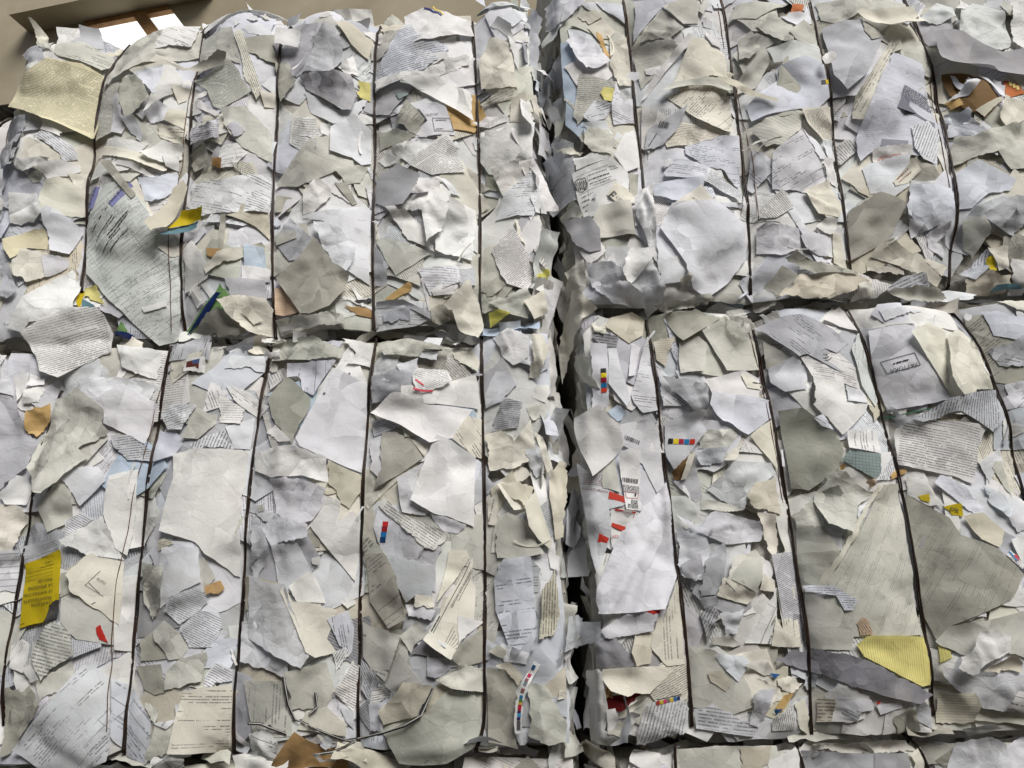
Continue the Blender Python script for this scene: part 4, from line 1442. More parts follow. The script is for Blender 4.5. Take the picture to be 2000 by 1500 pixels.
hero(ribbon_px([(1049, 1294), (1043, 1306), (1034, 1320), (1024, 1338), (1018, 1360), (1014, 1385), (1011, 1410), (1013, 1432)], 15),
     'V', opts=['s', 'o', 'l160:12', '!colourstrip'])
LOOSE['colourstrip'] = ("colour_strip", "curved white paper strip with a row of printing colours near the bottom", "strip")
STRAPS = [[(558, 1320), (566, 1375), (577, 1404), (620, 1424), (670, 1443), (694, 1449)],
          [(696, 1444), (745, 1432), (790, 1416), (825, 1395), (838, 1366), (850, 1341)],
          [(694, 1446), (675, 1458), (650, 1468), (612, 1473)],
          [(486, 1412), (510, 1413), (535, 1424), (560, 1434)],
          [(617, 1352), (621, 1380), (605, 1394)]]
for n, s in enumerate(STRAPS):
    hero(ribbon_px(s, 5.6), 'x', opts=['s', 'o', '#strap%d' % n])
    KEYED['strap%d' % n]['kind'] = 'printed_band'

# what stays open between the big sheets is filled with smaller scraps
filler(['UL', 'UR', 'LL', 'LR', 'BL', 'BR'], 40, .014, .042, avoid_hero=True, strip=.3, amp=(.15, .7), maxhero=.12)
r = RNG
for _ in range(34):                                   # shreds and curled strips
    kk = ['UL', 'UR', 'LL', 'LR'][int(r.integers(4))]
    b = BALES[kk]
    cx, cz = r.uniform(max(b['x0'], -1.2) + .05, min(b['x1'], 1.2) - .05), r.uniform(b['z0'] + .05, min(b['z1'], Z1) - .08)
    tid = TOP[int((cz - Z0) / CELL), int((cx - X0) / CELL)]
    if tid >= 0 and (SHEETS[tid]['key'] or SHEETS[tid]['area'] > .008):
        continue
    a0, cur, L, wd = r.uniform(0, 6.28), r.normal(0, 14), r.uniform(.03, .085), r.uniform(.0022, .0055)
    t = np.linspace(0, 1, 9)
    th = a0 + cur * L * t
    q = np.stack([cx + np.cumsum(np.cos(th)) * L / 9, cz + np.cumsum(np.sin(th)) * L / 9], 1)
    nrm = np.stack([-np.sin(th), np.cos(th)], 1) * wd / 2
    place(np.vstack([q + nrm, (q - nrm)[::-1]]), colour(r.choice(['V', 'N', 'N', 'C', 'G', 'W']), r), amp=.15, own=kk, kind='shred',
          lift=(r.uniform(0, 360), r.uniform(.002, .008)), over=bool(r.random() < .4), torn=0)
for bk, thin, xx, zz in WPATH:                        # scraps caught over the wires
    if thin or bk in ('BL', 'BR'):
        continue
    for _ in range(1):
        q = int(r.integers(8, len(zz) - 4))
        tid = TOP[min(NZ - 1, max(0, int((zz[q] - Z0) / CELL))), min(NX - 1, max(0, int((xx[q] - X0) / CELL)))]
        if tid >= 0 and SHEETS[tid]['key']:
            continue
        place(rand_poly(xx[q] + r.normal(0, .006), zz[q], r.uniform(.012, .034), r, r.random() < .5), colour(r.choice(FILL), r), amp=r.uniform(.2, .6),
              own=bk, over=True)

# ------------------------------------------------------------------ bales: an empty, its core, its sheets, its wires
BOBJ = {}
for kk, b in BALES.items():
    xa, xb, za, zb = b['x0'], b['x1'], b['z0'], b['z1']
    e = empty("paper_bale", ((xa + xb) / 2, .5, za))
    tag(e, b['label'], "paper bale", "paper bales stacked in rows")
    BOBJ[kk] = e
    nx_, nz_ = int((xb - xa) / .03), int((zb - za) / .03)
    X, Z = np.meshgrid(np.linspace(xa, xb, nx_ + 1), np.linspace(za, zb, nz_ + 1))
    hh = bale_h(b, X, Z) - .010
    hh -= np.where((X > X0) & (X < X1) & (Z > Z0) & (Z < Z1), bil(PIN, X, Z), 0)
    V = [(x, -h, z) for x, z, h in zip(X.ravel(), Z.ravel(), hh.ravel())]
    idx = np.arange(X.size).reshape(X.shape)
    F = [(idx[j, i], idx[j, i + 1], idx[j + 1, i + 1], idx[j + 1, i]) for j in range(nz_) for i in range(nx_)]
    ring = list(idx[0, :]) + list(idx[1:, -1]) + list(idx[-1, -2::-1]) + list(idx[-2:0:-1, 0])
    prev = ring
    for s in range(1, 9):
        cur = []
        for q in ring:
            x, _, z = V[q]
            cur.append(len(V))
            gp = .03 * min(1, max(0, s - 1) / 2) * (int(kk in ("UL", "LL", "BL") and x > xb - .02) - int(kk in ("UR", "LR", "BR") and x < xa + .02))
            V.append((x + gp + .006 * math.sin(z * 40 + s), b['sy'] * s / 8 + .02, z + .004 * math.sin(x * 50 + s)))
        for a in range(len(ring)):
            c = (a + 1) % len(ring)
            F.append((prev[c], prev[a], cur[a], cur[c]))
        prev = cur
    F.append(tuple(prev[::-1]))
    o = mesh_obj("pressed_core", V, F, MAT['core'], e)

# ------------------------------------------------------------------ turn the surviving sheets into meshes
vis = np.bincount(TOP[TOP >= 0].ravel(), minlength=len(SHEETS))
by_bale = {}
for n, s in enumerate(SHEETS):
    s['vis'] = int(vis[n])
    if s['vis'] >= (4 if s['hero'] else 8):
        by_bale.setdefault(s['own'], []).append(s)
LOOSE_OBJ = {}

def finish_sheet(s, name, parent):
    mm = build_mesh(s)
    if mm is None:
        return None
    V, F = mm
    c = V.mean(0)
    mat = MAT[s['mat']] if s['mat'] else MAT[s['prt']]
    o = mesh_obj(name, V - c, F, mat)
    o.location = c
    if parent:
        o.parent = parent
        o.location = Vector(c) - Vector(parent.location)
    me = o.data
    add_uv(me, 'm', V[:, [0, 2]])
    if s['prt'] != '-':
        pg, bx = uv_for(s, V)
        add_uv(me, 'page', pg)
        add_uv(me, 'box', bx)
    o.color = (*s['col'], s['bump'])
    s['obj'] = o
    return o

def stuff_part(name, parts, parent):
    """many small pieces joined into one part"""
    V, F, C = [], [], []
    for v, f, c in parts:
        o = len(V)
        V.extend(v)
        F.extend([tuple(i + o for i in q) for q in f])
        C.extend([c] * len(v))
    if not V:
        return None
    o = mesh_obj(name, V, F, MAT['stuff'], parent)
    VV = np.array(V)
    add_uv(o.data, 'm', VV[:, [0, 2]] + VV[:, [1]])
    at = o.data.color_attributes.new('tint', 'FLOAT_COLOR', 'POINT')
    at.data.foreach_set("color", np.array([(*c, 1.0) for c in C], np.float32).ravel())
    o["kind"] = "stuff"
    return o

for kk, lst in by_bale.items():
    lst.sort(key=lambda s: -(s['vis'] + (4000 if s['key'] else 0)))
    rest = []
    cnt = {'sheet': 0, 'strip': 0, 'scrap': 0}
    for s in lst:
        P = s['P'] - s['P'].mean(0)
        ev = np.sqrt(np.maximum(np.linalg.eigvalsh(np.cov(P.T)), 1e-12))
        nm = s['kind'] or ('plastic_film' if s['mat'] == 'f' else 'strip' if ev[1] > 4.2 * ev[0] else 'sheet' if s['area'] > .0022 else 'scrap')
        if s['loose']:
            if s['key'] in ('leafyellow', 'leafunder'):
                continue
            ln, lab, cat = LOOSE[s['key']]
            o = finish_sheet(s, ln, None)
            tag(o, lab, cat)
            LOOSE_OBJ[s['key']] = o
            continue
        if nm in cnt and cnt[nm] >= 280:
            mm = build_mesh(s)
            if mm:
                rest.append((list(mm[0]), mm[1], s['col']))
            continue
        cnt[nm] = cnt.get(nm, 0) + 1
        o = finish_sheet(s, nm, BOBJ[kk])
        if o and s['key'] in LABELS:
            o["label"] = LABELS[s['key']]
    stuff_part("paper_bits", rest, BOBJ[kk])
for kx, nm in (('leafyellow', 'inside_page'), ('leafunder', 'underside')):
    finish_sheet(KEYED['L_' + kx], nm, LOOSE_OBJ['leaflet'])

# ------------------------------------------------------------------ printing: letters, codes, patches (thin ink on its sheet)
INK = (.03, .03, .035)
def ink_mesh(key, polys, col, name, up=.0011):
    """polys: lists of photograph pixels; each is laid on the sheet 'key'"""
    s = KEYED.get(key)
    if s is None or 'obj' not in s:
        return None
    x, z = s['c']
    h = -float(np.asarray(sheet_y(s, np.array([x]), np.array([z])))[0])
    V, F = [], []
    for p in polys:
        a = np.array(p, float)
        xs, zs = px2w(a[:, 0], a[:, 1], h)
        ys = sheet_y(s, xs, zs, up)
        o = len(V)
        V.extend(zip(xs, ys, zs))
        F.append(tuple(range(o, o + len(a))))
    ob = s['obj']
    c = np.array(ob.matrix_basis.translation)
    if ob.parent:
        c = c + np.array(ob.parent.location)
    o = mesh_obj(name, np.array(V) - c, F, MAT['ink'], smooth=False)
    o.parent = ob
    o.color = (*col, 1)
    return o

def stroke(p, q, w, step=5.0):
    p, q = np.array(p, float), np.array(q, float)
    L = np.linalg.norm(q - p)
    d = (q - p) / max(L, 1e-6)
    n = np.array([-d[1], d[0]]) * w / 2
    k = max(1, int(L / step))
    out = []
    for i in range(k):
        a, b = p + (q - p) * i / k, p + (q - p) * (i + 1) / k
        out.append([a + n, b + n, b - n, a - n])
    return out

def strokes(pts, w, closed=False):
    out = []
    pts = list(pts) + ([pts[0]] if closed else [])
    for a, b in zip(pts[:-1], pts[1:]):
        out += stroke(a, b, w)
    return out

def words(p, q, w, rr):
    p, q = np.array(p, float), np.array(q, float)
    L = np.linalg.norm(q - p)
    t, out = 0.0, []
    while t < L:
        l = rr.uniform(2, 8) * max(1, w / 1.5)
        e = min(L, t + l)
        out += stroke(p + (q - p) * t / L, p + (q - p) * e / L, w)
        t = e + rr.uniform(.8, 1.6) * max(1, w / 2)
    return out

def barcode(p, q, hgt, rr):
    p, q = np.array(p, float), np.array(q, float)
    L = np.linalg.norm(q - p)
    d = (q - p) / L
    n = np.array([d[1], -d[0]]) * hgt
    t, out = 0.0, []
    while t < L:
        w = rr.choice([.7, .7, 1.2, 1.8])
        a = p + d * t
        out.append([a, a + d * w, a + d * w + n, a + n])
        t += w + rr.choice([.7, .9, 1.4])
    return out

def text(key, s, cx, cy, width, ang, col=INK, name="lettering"):
    cu = bpy.data.curves.new("lettering", 'FONT')
    cu.body = s
    cu.resolution_u = 3
    cu.align_x, cu.align_y = 'CENTER', 'CENTER'
    to = bpy.data.objects.new("lettering", cu)
    COL.objects.link(to)
    dg = bpy.context.evaluated_depsgraph_get()
    me = bpy.data.meshes.new_from_object(to.evaluated_get(dg))
    V = np.array([v.co[:2] for v in me.vertices])
    F = [list(p.vertices) for p in me.polygons]
    bpy.data.objects.remove(to)
    bpy.data.curves.remove(cu)
    bpy.data.meshes.remove(me)
    V = V - (V.min(0) + V.max(0)) / 2
    sc = width / np.ptp(V[:, 0])
    a = math.radians(ang)
    X = cx + sc * (V[:, 0] * math.cos(a) - V[:, 1] * math.sin(a))
    Y = cy - sc * (V[:, 0] * math.sin(a) + V[:, 1] * math.cos(a))
    return ink_mesh(key, [[(X[i], Y[i]) for i in f] for f in F], col, name, .0018)

rr = np.random.default_rng(3)
def Zm(ox, oy, k):
    return lambda *pts: [(ox + k * x, oy + k * y) for x, y in pts]

DK = (.045, .043, .02)
for s_, cx, cy, w in (("CONFEZIONI", 84, 1178.5, 49), ("PREAFFRANCATE", 73.5, 1170.5, 64), ("LA SCATOLA CON", 74.5, 1158.5, 66),
                      ("LA SPEDIZIONE", 78.5, 1146, 58), ("INCLUSA", 89.5, 1133, 34), ("Posteitaliane", 91, 1087, 31)):
    text('yellowcard', s_, cx, cy, w, 188, DK)
yc = []
for a, b, w in (((75, 1109), (106, 1101), .9), ((86, 1099), (105, 1095), .9), ((42, 1120), (106, 1108), .5), ((40, 1128), (106, 1116), .5),
                ((40, 1136), (106, 1122), .5), ((36, 1220), (45, 1217), 1.2)):
    yc += words(a, b, w, rr)
ink_mesh('yellowcard', yc, DK, "small_print")

f = Zm(1690, 640, .1)
ink_mesh('invoice', strokes(f((355, 635), (935, 505), (1050, 745), (475, 870)), 1.1, True), INK, "stamp_frame")
text('invoice', "FATTURA", 1765.5, 718, 47, 193)
ink_mesh('invoice', words((1773, 703), (1747, 709), 2.6, rr), INK, "stamp_date")
ink_mesh('invoice', strokes([(1740, 810), (1780, 803), (1822, 795)], 2.4), lin((50, 110, 80)), "green_rule")

f = Zm(800, 180, .0667)
text('phonebill', "TELECOM", 843, 224.5, 25, 10)
text('phonebill', "Conto Te", 836, 269.5, 24, 6)
ink_mesh('phonebill', strokes(f((665, 765), (1190, 750), (1290, 1110), (735, 1150)), .9, True) + stroke((822, 268.6), (863, 266.6), 1.2)
         + words((851, 235), (872, 234), 1.2, rr) + words((851, 253), (866, 251), 1.4, rr), INK, "address_frame")

text('postlabel', "Poste Italiane", 460, 390, 33, 31)
text('postlabel', "raccomandata", 502.5, 391.5, 40, -54)
ink_mesh('postlabel', barcode((438, 424), (470, 404), -9, rr) + stroke((421, 418), (480, 384), .8), INK, "barcode")

PU = lin((140, 142, 190))
f = Zm(150, 350, .1)
for q in (f((195, 520), (350, 150), (480, 170), (290, 570)), f((670, 500), (910, 260), (1010, 350), (740, 590)),
          f((1040, 160), (1110, 130), (1170, 210), (1110, 240))):
    ink_mesh('ministryform', [q], PU, "blue_band")
text('ministryform', "Diario di Bor", 178.5, 384, 41, 66, lin((40, 38, 90)))
text('ministryform', "Diario di B", 230.5, 388, 37, 43, lin((40, 38, 90)))
mf = []
for a, b, w in (((330, 1170), (740, 740), 2.0), ((540, 1020), (800, 760), 1.5), ((610, 1120), (1080, 700), 2.0), ((650, 1180), (1070, 760), 2.0),
                ((480, 1400), (900, 1000), 1.6), ((650, 1420), (920, 1140), 1.8), ((930, 1140), (1070, 1030), 1.8), ((580, 620), (650, 560), 1.6),
                ((430, 775), (495, 720), 1.6), ((240, 990), (360, 860), 1.6)):
    mf += words(*f(a, b), w, rr)
ink_mesh('ministryform', mf, INK, "form_print")

text('pressdoc', "cpl", 422.5, 666, 25, -84)
f = Zm(350, 640, .0667)
ink_mesh('photoclip', [f((200, 990), (370, 960), (390, 1060), (175, 1130)), f((390, 1060), (590, 1050), (580, 1195), (175, 1130))], lin((98, 46, 38)), "picture")
ink_mesh('photoclip', [f((370, 960), (620, 915), (592, 1046), (392, 1056))], lin((70, 88, 130)), "picture_sky")

f = Zm(1100, 310, .09)
sh = strokes(f((240, 490), (300, 455), (340, 425), (400, 440), (470, 412), (500, 500), (520, 570), (500, 640), (420, 710), (350, 690), (280, 650), (255, 560)), 1.1, True)
for k in range(6):
    x = 275 + k * 42
    sh += strokes(f((x, 500 - k * 8), (x + 14, 560 - k * 6), (x + 4, 600), (x + 26, 660)), 1.3 if k % 2 else 2.0)
ink_mesh('crestletter', sh, INK, "shield_crest")
cl = []
for a, b, w in (((540, 375), (950, 240), .9), ((550, 470), (1000, 320), 1.6), ((580, 550), (1040, 385), 1.0), ((650, 580), (1020, 450), .9),
                ((985, 190), (1150, 165), .9), ((1020, 240), (1195, 190), 1.0), ((400, 830), (500, 790), 1.5), ((540, 780), (640, 735), 1.0),
                ((410, 920), (570, 870), 1.4), ((430, 1030), (550, 970), 1.3), ((490, 1105), (545, 1085), 1.2)):
    cl += words(*f(a, b), w, rr)
cl += stroke(*f((340, 770), (1150, 450)), .5) + stroke(*f((520, 380), (545, 800)), .5) + stroke(*f((270, 390), (960, 160)), .5)
ink_mesh('crestletter', cl, INK, "letterhead")
text('deedlabel', "IL DEARE", 1212, 395, 25, -50)
text('deedlabel', "E", 1196.5, 380, 9, -50)

f = Zm(830, 1080, .1333)
text('datasheet', "GESTIONE DATI ANAGRAFICI", 901.5, 1148.5, 84, 62)
ds = strokes(f((655, 125), (530, 400), (330, 780), (135, 1165)), 1.2) + words(*f((105, 1145), (230, 915)), 2.6, rr)
for k in range(6):
    ds += words(*f((310 + k * 28, 1300 + k * 20), (420 + k * 16, 1080 + k * 60)), .9, rr)
ink_mesh('datasheet', ds + words(*f((490, 700), (660, 350)), 1.0, rr), INK, "print_lines")

f = Zm(10, 1040, .1333)
text('envelope', "AUTO", 197.5, 1134.5, 18, -38)
ink_mesh('envelope', strokes(f((1245, 735), (1375, 890)), .9) + strokes(f((1200, 770), (1395, 560)), .7)
         + strokes(f((1195, 770), (1420, 935)), .7) + stroke(*f((1270, 1050), (1320, 1020)), 1.2), INK, "address_box")

def patches(key, quads):
    for q, c in quads:
        ink_mesh(key, [q], lin(c), "colour_patch")
def sq(cx, cy, w, h, a=0.0):
    c, s_ = math.cos(a), math.sin(a)
    return [(cx + x * c - y * s_, cy + x * s_ + y * c) for x, y in ((-w / 2, -h / 2), (w / 2, -h / 2), (w / 2, h / 2), (-w / 2, h / 2))]
cm = [(22, 22, 24), (238, 214, 30), (166, 20, 60), (20, 120, 178), (206, 58, 36)]
patches('colourstack', [(sq(1178.2 + k * .5, 724 + k * 9.2, 10.5, 8.3), c) for k, c in enumerate(cm)])
patches('colourrow', [(sq(1310.8 + k * 9.9, 860.2 + k * 1.0, 9.0, 9.8, .08), c) for k, c in enumerate(cm)])
patches('colourbar', [(sq(751.5 - k * 1.9, 1022.5 + k * 10.4, 11.5, 9.6, .08), c) for k, c in enumerate([(202, 42, 44), (150, 24, 34), (26, 116, 184), (10, 56, 104)])])
patches('cornermark', [(sq(1607, 163, 8, 8, -.1), (16, 16, 16)), (sq(1615, 160, 7, 8.5, -.1), (226, 196, 20))])
patches('L_colourstrip', [(sq(*p, 7.0, h, a), c) for p, h, a, c in (
    ((1042, 1303), 9, .45, (36, 80, 130)), ((1034, 1319), 7, .6, (190, 40, 90)), ((1029, 1327), 6, .6, (140, 90, 100)), ((1026, 1334), 7, .5, (120, 134, 140)),
    ((1021, 1348), 8, .35, (150, 96, 100)), ((1018, 1361), 7, .2, (40, 110, 150)), ((1017, 1368), 5, .2, (70, 120, 60)), ((1016, 1374), 4, .15, (206, 170, 50)),
    ((1015, 1382), 11, .12, (170, 20, 50)), ((1014, 1390.5), 4.5, .1, (50, 24, 70)), ((1014, 1397), 7, .08, (60, 140, 190)), ((1013, 1404), 5, .05, (40, 36, 90)),
    ((1013, 1417), 18, 0., (90, 86, 88)))])
patches('colourstub', [(sq(1284 + k * 7.2, 1372 - k * 1.2, 6.6, 7.5, -.12), c) for k, c in enumerate(
    [(190, 60, 50), (222, 196, 60), (200, 60, 110), (120, 110, 100), (200, 170, 60), (40, 100, 150), (26, 40, 90)])])
ink_mesh('colourstub', stroke((1281, 1366), (1334, 1358), 2.0), INK, "black_rule")
ink_mesh('redbars', strokes([(812, 742), (828, 754)], 3.2) + strokes([(808, 761), (826, 765), (846, 764)], 3.6), lin((206, 70, 86)), "red_bar")

f = Zm(1130, 830, .2)
RD = lin((196, 52, 34))
ink_mesh('redprint', [f((300, 645), (455, 705), (462, 762), (290, 718))], RD, "red_bar")
ink_mesh('redprint', [f((205, 1055), (300, 1105), (280, 1150), (190, 1140))], RD, "red_bar")
rp = []
for k in range(7):
    rp += words(*f((50, 470 + k * 16), (235, 500 + k * 16)), .7, rr)
rp += words(*f((40, 600), (290, 650)), .8, rr) + words(*f((40, 612), (290, 664)), .8, rr)
ink_mesh('redprint', rp, lin((120, 60, 60)), "small_print")['kind'] = 'stuff'
ink_mesh('leaflet', [f((325, 955), (480, 1000), (430, 1040), (318, 990))] + [f((350, 820), (560, 850), (556, 862), (350, 834))], RD, "red_band")
ink_mesh('leaflet', strokes(f((360, 845), (545, 865), (535, 910)), .8), lin((150, 60, 70)), "red_frame")
text('leaflet', "VO", 1201, 1048, 13, 5, lin((190, 30, 60)))
ink_mesh('parcellabel', barcode(f((420, 555))[0], f((575, 572))[0], 8.5, rr), INK, "barcode")
pl = []
for k in range(5):
    pl += words(*f((430, 590 + k * 15), (590, 606 + k * 15)), 1.1, rr)
for k in range(6):
    pl += words(*f((480 + (k < 3) * 30, 735 + k * 14), (580, 742 + k * 14)), 1.2, rr)
pl += strokes(f((545, 690), (560, 665), (555, 700)), 1.8)
ink_mesh('parcellabel', pl, INK, "small_print")
ink_mesh('parcellabel', strokes(f((455, 655), (585, 665), (578, 720), (460, 712)), .8, True), lin((190, 90, 90)), "warning_frame")
ink_mesh('bigbarcode', barcode(f((435, 150))[0], f((580, 195))[0], 7.5, rr), INK, "barcode")
ink_mesh('barcodeslip', barcode((1286, 247), (1303, 252), 11, rr) + words((1268, 281), (1284, 258), 1.6, rr), INK, "barcode")
ink_mesh('blackbar', [[(38, 261), (50, 261.5), (44.5, 292), (32, 292)], [(44.5, 292), (39, 323.5), (26.8, 323.5), (32, 292)]], (.028, .028, .028), "black_bar")
text('blackbar', "Be - Si", 40.5, 277, 17, -98, lin((220, 220, 215)))
text('yellowtag', "EPR", 1864, 996, 17, -20, INK)
ink_mesh('bigfold', [sq(635.4, 770.4, 4, 4.5, .5), sq(683, 730, 3.5, 3.5, .5)], lin((95, 95, 98)), "punch_hole")
ink_mesh('punchstrip', [sq(218.4, 304, 5, 4, .2), sq(227.5, 306.5, 4, 3.5, .2), sq(276, 320.5, 4.5, 3.6, .2)], lin((50, 48, 44)), "punch_mark")
ink_mesh('maillabel', words((1470, 747), (1487, 747.5), 2.2, rr) + barcode((1486, 757), (1495, 758), 6, rr), INK, "print_lines")
ink_mesh('ribbonlogo', strokes([(827, 7), (838, 11), (846, 18), (856, 21), (862, 27)], 3.4), lin((36, 44, 112)), "blue_ribbon")
ink_mesh('ribbonlogo', strokes([(845, 6), (850, 14), (858, 16), (866, 24)], 2.8), lin((226, 196, 70)), "yellow_ribbon")
f = Zm(1660, 100, .1534)
ink_mesh('photocopy', [f((630, 575), (760, 620), (760, 690), (620, 640)), f((620, 640), (760, 690), (870, 790), (570, 755)),
                       f((870, 790), (960, 830), (1130, 870), (1120, 930), (760, 800), (800, 795)), f((420, 1100), (740, 1150), (720, 1230), (400, 1190))],
         lin((126, 128, 140)), "grey_picture")["kind"] = "stuff"
pc = []
for k in range(8):
    pc += words(*f((680 - k * 8, 450 + k * 18), (1040 + k * 8, 560 + k * 24)), 1.5, rr)
ink_mesh('photocopy', pc, lin((110, 112, 124)), "print_lines")
ink_mesh('redtext', words((1722, 303), (1772, 302), 1.2, rr) + words((1718, 307), (1770, 306), 1.2, rr) + words((1716, 312), (1750, 310), 1.2, rr), lin((216, 110, 96)), "red_lines")
ink_mesh('redslip', words((1752, 350), (1772, 331), 1.6, rr) + words((1756, 355), (1780, 335), 1.4, rr), lin((150, 70, 60)), "red_lines")
a_ = np.linspace(math.pi * .1, math.pi * .9, 12)
ink_mesh('sealletter', strokes([(1608 + 17 * math.cos(t), 694 + 11 * math.sin(t)) for t in a_], 1.4)
         + strokes([(1608 + 11 * math.cos(t), 694 + 6 * math.sin(t)) for t in a_], 2.0) + words((1601, 692), (1616, 693), 3.0, rr), lin((90, 88, 84)), "round_seal")
ink_mesh('notecard', words((1352, 386), (1382, 402), 1.0, rr) + words((1336, 398), (1356, 410), 1.8, rr) + words((1340, 408), (1352, 416), 1.0, rr), INK, "print_lines")
ink_mesh('corncard', [sq(1973 + 7 * k, 164 + 4 * k, 5, 8, -.3) for k in range(3)], lin((232, 214, 120)), "yellow_print")
ink_mesh('tornlogo', [[(1970, 1078), (1976, 1076), (1988, 1094), (1984, 1097)]], lin((60, 120, 160)), "blue_mark")
ink_mesh('tornlogo', [[(1981, 1084), (1988, 1082), (1991, 1094), (1986, 1095)]], lin((190, 50, 60)), "red_mark")
for n, s_ in enumerate(STRAPS):
    ink_mesh('strap%d' % n, strokes(s_, 1.7), lin((205, 204, 198)), "white_line")

# ------------------------------------------------------------------ wires
for bk, thin, xx, zz in WPATH:
    col = []
    for d in (-2, 0, 2):
        col.append(bil(H, xx + d * CELL, zz))
    top = np.max(col, 0)
    n = 4
    top = np.array([np.percentile(top[max(0, i - n):i + n + 1], 60) for i in range(len(top))])
    kern = np.hanning(11); kern /= kern.sum()
    top = np.convolve(np.pad(top, 5, mode='edge'), kern, 'valid')
    d0 = top - bil(H0S, xx, zz)
    top = top - .40 * np.clip(d0, 0, .05) + .0012 * vnoise(zz, xx * 0, .03, 8) - .0006
    hw = top - bil(PIN, xx, zz) + (.0006 if thin else .0036)
    X, Y, Zc = list(xx), list(-hw), list(zz)
    if not thin:                                       # ends turn in over the edges of the bale
        X = [xx[0], xx[0]] + X + [xx[-1], xx[-1]]
        Y = [Y[0] + .12, Y[0] + .02] + Y + [Y[-1] + .02, Y[-1] + .14]
        Zc = [zz[0] - .010, zz[0] - .006] + Zc + [zz[-1] + .006, zz[-1] + .010]
    path = np.stack([X, Y, Zc], 1)
    V, F = [], []
    rad = .0009 if thin else .0019
    for strand in ((0,) if thin else (-1, 1)):
        ph = np.cumsum(np.full(len(path), .16)) + strand * math.pi / 2
        off = 0 if thin else .0019
        c = path.copy()
        c[:, 0] += off * np.sin(ph) * .35 + (0 if thin else strand * .0013) + .0005 * vnoise(c[:, 2], c[:, 0], .02, 3)
        c[:, 1] -= off * np.cos(ph) * .5
        o = len(V)
        t = np.gradient(c, axis=0)
        t /= np.maximum(np.linalg.norm(t, axis=1)[:, None], 1e-9)
        a = np.cross(t, (0, 1, 0.001)); a /= np.maximum(np.linalg.norm(a, axis=1)[:, None], 1e-9)
        b2 = np.cross(t, a)
        for i in range(len(c)):
            for q in range(6):
                w = q * math.pi / 3
                V.append(c[i] + rad * (a[i] * math.cos(w) + b2[i] * math.sin(w)))
        for i in range(len(c) - 1):
            for q in range(6):
                F.append((o + i * 6 + q, o + i * 6 + (q + 1) % 6, o + i * 6 + 6 + (q + 1) % 6, o + i * 6 + 6 + q))
    w = mesh_obj("rusty_wire" if thin else "binding_wire", V, F, MAT['rust' if thin else 'wire'], BOBJ[bk])

# ------------------------------------------------------------------ crumpled edges in the gap, along the joints and on the top
def free_scrap(c, nrm, up, w, h, amp, r):
    nrm = np.array(nrm, float); nrm /= np.linalg.norm(nrm)
    up = np.array(up, float); up -= nrm * up.dot(nrm); up /= np.linalg.norm(up)
    side = np.cross(up, nrm)
    nu, nv = max(3, int(w / .009)), max(3, int(h / .009))
    u, v = np.meshgrid(np.linspace(-.5, .5, nu + 1), np.linspace(-.5, .5, nv + 1))
    U, Vv = u * w, v * h
    U = U * (1 + .25 * vnoise(Vv, Vv * 0, .03, int(r.integers(1e6)))) + .004 * vnoise(U, Vv, .02, int(r.integers(1e6)))
    Vv = Vv + .005 * vnoise(U, Vv, .02, int(r.integers(1e6)))
    d = crumple(U, Vv, 0, 0, math.sqrt(w * h), amp, r) * 1.0 + amp * .004 * np.abs(vnoise(U, Vv, .028, int(r.integers(1e6))))
    d += r.uniform(-.3, .5) * w * (u ** 2) + r.uniform(-.2, .3) * h * v ** 2
    P = np.array(c) + U[..., None] * side + Vv[..., None] * up + d[..., None] * nrm
    idx = np.arange(u.size).reshape(u.shape)
    F = [(idx[j, i], idx[j, i + 1], idx[j + 1, i + 1], idx[j + 1, i]) for j in range(nv) for i in range(nu)]
    return P.reshape(-1, 3), F

def add_free(bk, n_parts, n_stuff, fn, name):
    bits = []
    for k in range(n_parts + n_stuff):
        c, nrm, up, w, h, amp = fn()
        V, F = free_scrap(c, nrm, up, w, h, amp, RNG)
        col = colour(RNG.choice(FILL), RNG)
        if k >= n_parts:
            bits.append((list(V), F, col))
            continue
        m = V.mean(0)
        o = mesh_obj(name, V - m, F, MAT['-'])
        o.parent = BOBJ[bk]
        o.location = Vector(m) - Vector(BOBJ[bk].location)
        add_uv(o.data, 'm', V[:, [0, 2]] + V[:, [1]])
        o.color = (*col, .9)
    stuff_part("edge_bits", bits, BOBJ[bk])

r = RNG
def gap_edge(bk, side):
    b = BALES[bk]
    def fn():
        z = r.uniform(max(b['z0'], Z0 + .05), min(b['z1'], Z1 - .1))
        x = b['x1'] if side > 0 else b['x0']
        y = r.uniform(.012, .10)
        t = np.clip((y + .02) / .1, 0, 1)
        nrm = (side * (.35 + .9 * t), -(1.0 - .75 * t) + r.normal(0, .25), r.normal(0, .25))
        xo = side * (-.020 * max(0, 1 - y / .06) + r.uniform(-.026, -.010))
        return (x + xo, y, z), nrm, (r.normal(0, .25), r.normal(0, .2), 1), r.uniform(.025, .06), r.uniform(.05, .26), r.uniform(.8, 1.8)
    return fn
for bk, sd in (('UL', 1), ('LL', 1), ('UR', -1), ('LR', -1)):
    add_free(bk, 26, 24, gap_edge(bk, sd), "crumpled_edge")

def top_edge():
    b = BALES['UL']
    x = r.uniform(b['x0'] + .05, b['x1'] - .02)
    y = r.uniform(.05, .24)
    return (x, y, b['z1'] + r.uniform(-.035, .004) - float(b['drop'](x))), (r.normal(0, .4), -.8 + r.normal(0, .4), .75), (r.normal(0, .5), 0, 1), r.uniform(.04, .13), r.uniform(.03, .09), r.uniform(.7, 1.8)
add_free('UL', 46, 40, top_edge, "crumpled_edge")

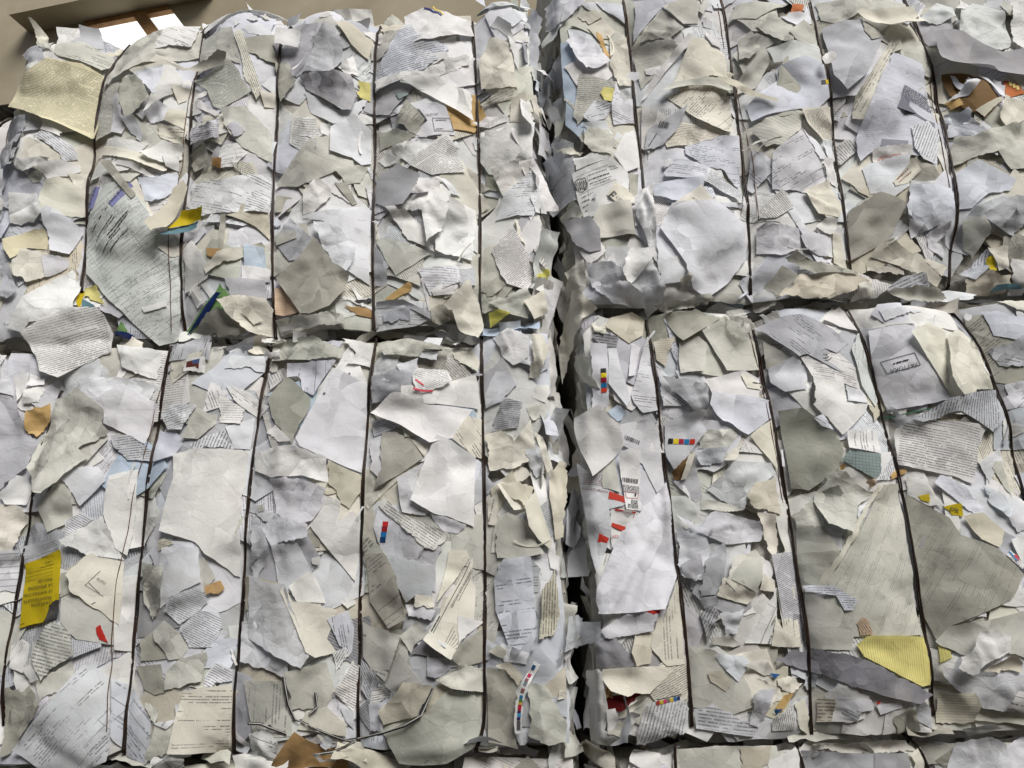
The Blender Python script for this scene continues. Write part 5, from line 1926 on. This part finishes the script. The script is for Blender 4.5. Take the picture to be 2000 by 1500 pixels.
def joint_edge(bk, zk):
    b = BALES[bk]
    def fn():
        x = r.uniform(max(b['x0'], -1.25) + .03, min(b['x1'], 1.25) - .03)
        z = b[zk] + (.006 if zk == 'z0' else -.006) + r.normal(0, .004)
        return (x, r.uniform(.014, .06), z), (r.normal(0, .15), -.8, r.normal(0, .8)), (r.normal(0, .12), 0, 1), r.uniform(.05, .16), r.uniform(.012, .034), r.uniform(.8, 1.8)
    return fn
for bk, zk in (('UL', 'z0'), ('LL', 'z1'), ('UR', 'z0'), ('LR', 'z1'), ('LL', 'z0'), ('LR', 'z0'), ('BL', 'z1'), ('BR', 'z1')):
    add_free(bk, 9, 12, joint_edge(bk, zk), "crumpled_edge")

# ------------------------------------------------------------------ the place: floor, back wall with its window, timber
g = mesh_obj("floor", [(-30, -30, 0), (30, -30, 0), (30, 30, 0), (-30, 30, 0)], [(0, 1, 2, 3)], MAT['floor'], smooth=False)
g["kind"] = "structure"

blocker = mesh_obj("sky_blocker", [(x, y, z) for y in (-4.4, -4.2) for x in (-9, 9) for z in (0, 4.6)],
              [(4, 6, 7, 5), (0, 1, 3, 2), (1, 5, 7, 3), (0, 4, 5, 1), (2, 3, 7, 6)], MAT['concrete'], smooth=False)
blocker["kind"] = "structure"                               # unseen wall added behind the camera: keeps low sky off the lower bales

def ray_on(px, py, p0, n):
    d = np.array([(px - 1000) / FPX, (750 - py) / FPX, -1.0]) @ R3.T
    t = np.dot(np.array(p0) - CPOS, n) / np.dot(d, n)
    return CPOS + t * d
WN = np.array((-.2, -1.0, 0.0)); WN /= np.linalg.norm(WN)
WP = np.array((-1.2, 2.0, 0.0))
WU = np.array((1.0, -.2, 0)); WU /= np.linalg.norm(WU)
def wall_uv(px, py):
    p = ray_on(px, py, WP, WN)
    return float(np.dot(p - WP, WU)), float(p[2])
def wall_prism(name, uv, d0, d1, mat, parent=None):
    n = len(uv)
    V = []
    for d in (d0, d1):
        for u, z in uv:
            q = WP + WU * u + WN * d
            V.append((q[0], q[1], z))
    F = [tuple(range(n, 2 * n)), tuple(range(n - 1, -1, -1))] + [(i, (i + 1) % n, n + (i + 1) % n, n + i) for i in range(n)]
    return mesh_obj(name, V, F, mat, parent, smooth=False)
wall = empty("back_wall", WP)
wall["kind"] = "structure"
A_, B_, C_, D_ = (wall_uv(*q) for q in ((164, 46), (330, 13), (384, 84), (222, 116)))
O_ = [(-9, 9), (9, 9), (9, 0), (-9, 0)]
for outer, inner in (((0, 1), (A_, B_)), ((1, 2), (B_, C_)), ((2, 3), (C_, D_)), ((3, 0), (D_, A_))):
    wall_prism("wall_panel", [O_[outer[0]], O_[outer[1]], inner[1], inner[0]], -.2, 0, MAT['concrete'], wall)
L_ = [wall_uv(*q) for q in ((60, 66), (60, 48), (420, -24), (420, -6))]
wall_prism("lintel_beam", L_, .003, .16, MAT['concrete'], wall)
wall_prism("window_post", [wall_uv(*q) for q in ((258, 27), (282, 22), (338, 96), (312, 102))], -.02, .015, MAT['wood'], wall)
wall_prism("window_rail", [wall_uv(*q) for q in ((166, 46), (330, 13), (336, 21), (172, 54))], -.022, .012, MAT['wood'], wall)
k = NT("sky_glow")  # panes glow white in place of the bright sky outside
em = k.n("ShaderNodeEmission")
em.inputs[0].default_value = (1.0, .98, .93, 1)
em.inputs[1].default_value = 1.15
k.t.links.new(em.outputs[0], k.out.inputs[0])
wall_prism("window_pane", [wall_uv(*q) for q in ((165, 46), (264, 26), (318, 100), (222, 116))], -.05, -.03, k.m, wall)
wall_prism("window_pane", [wall_uv(*q) for q in ((274, 24), (330, 13), (384, 84), (330, 98))], -.05, -.03, k.m, wall)
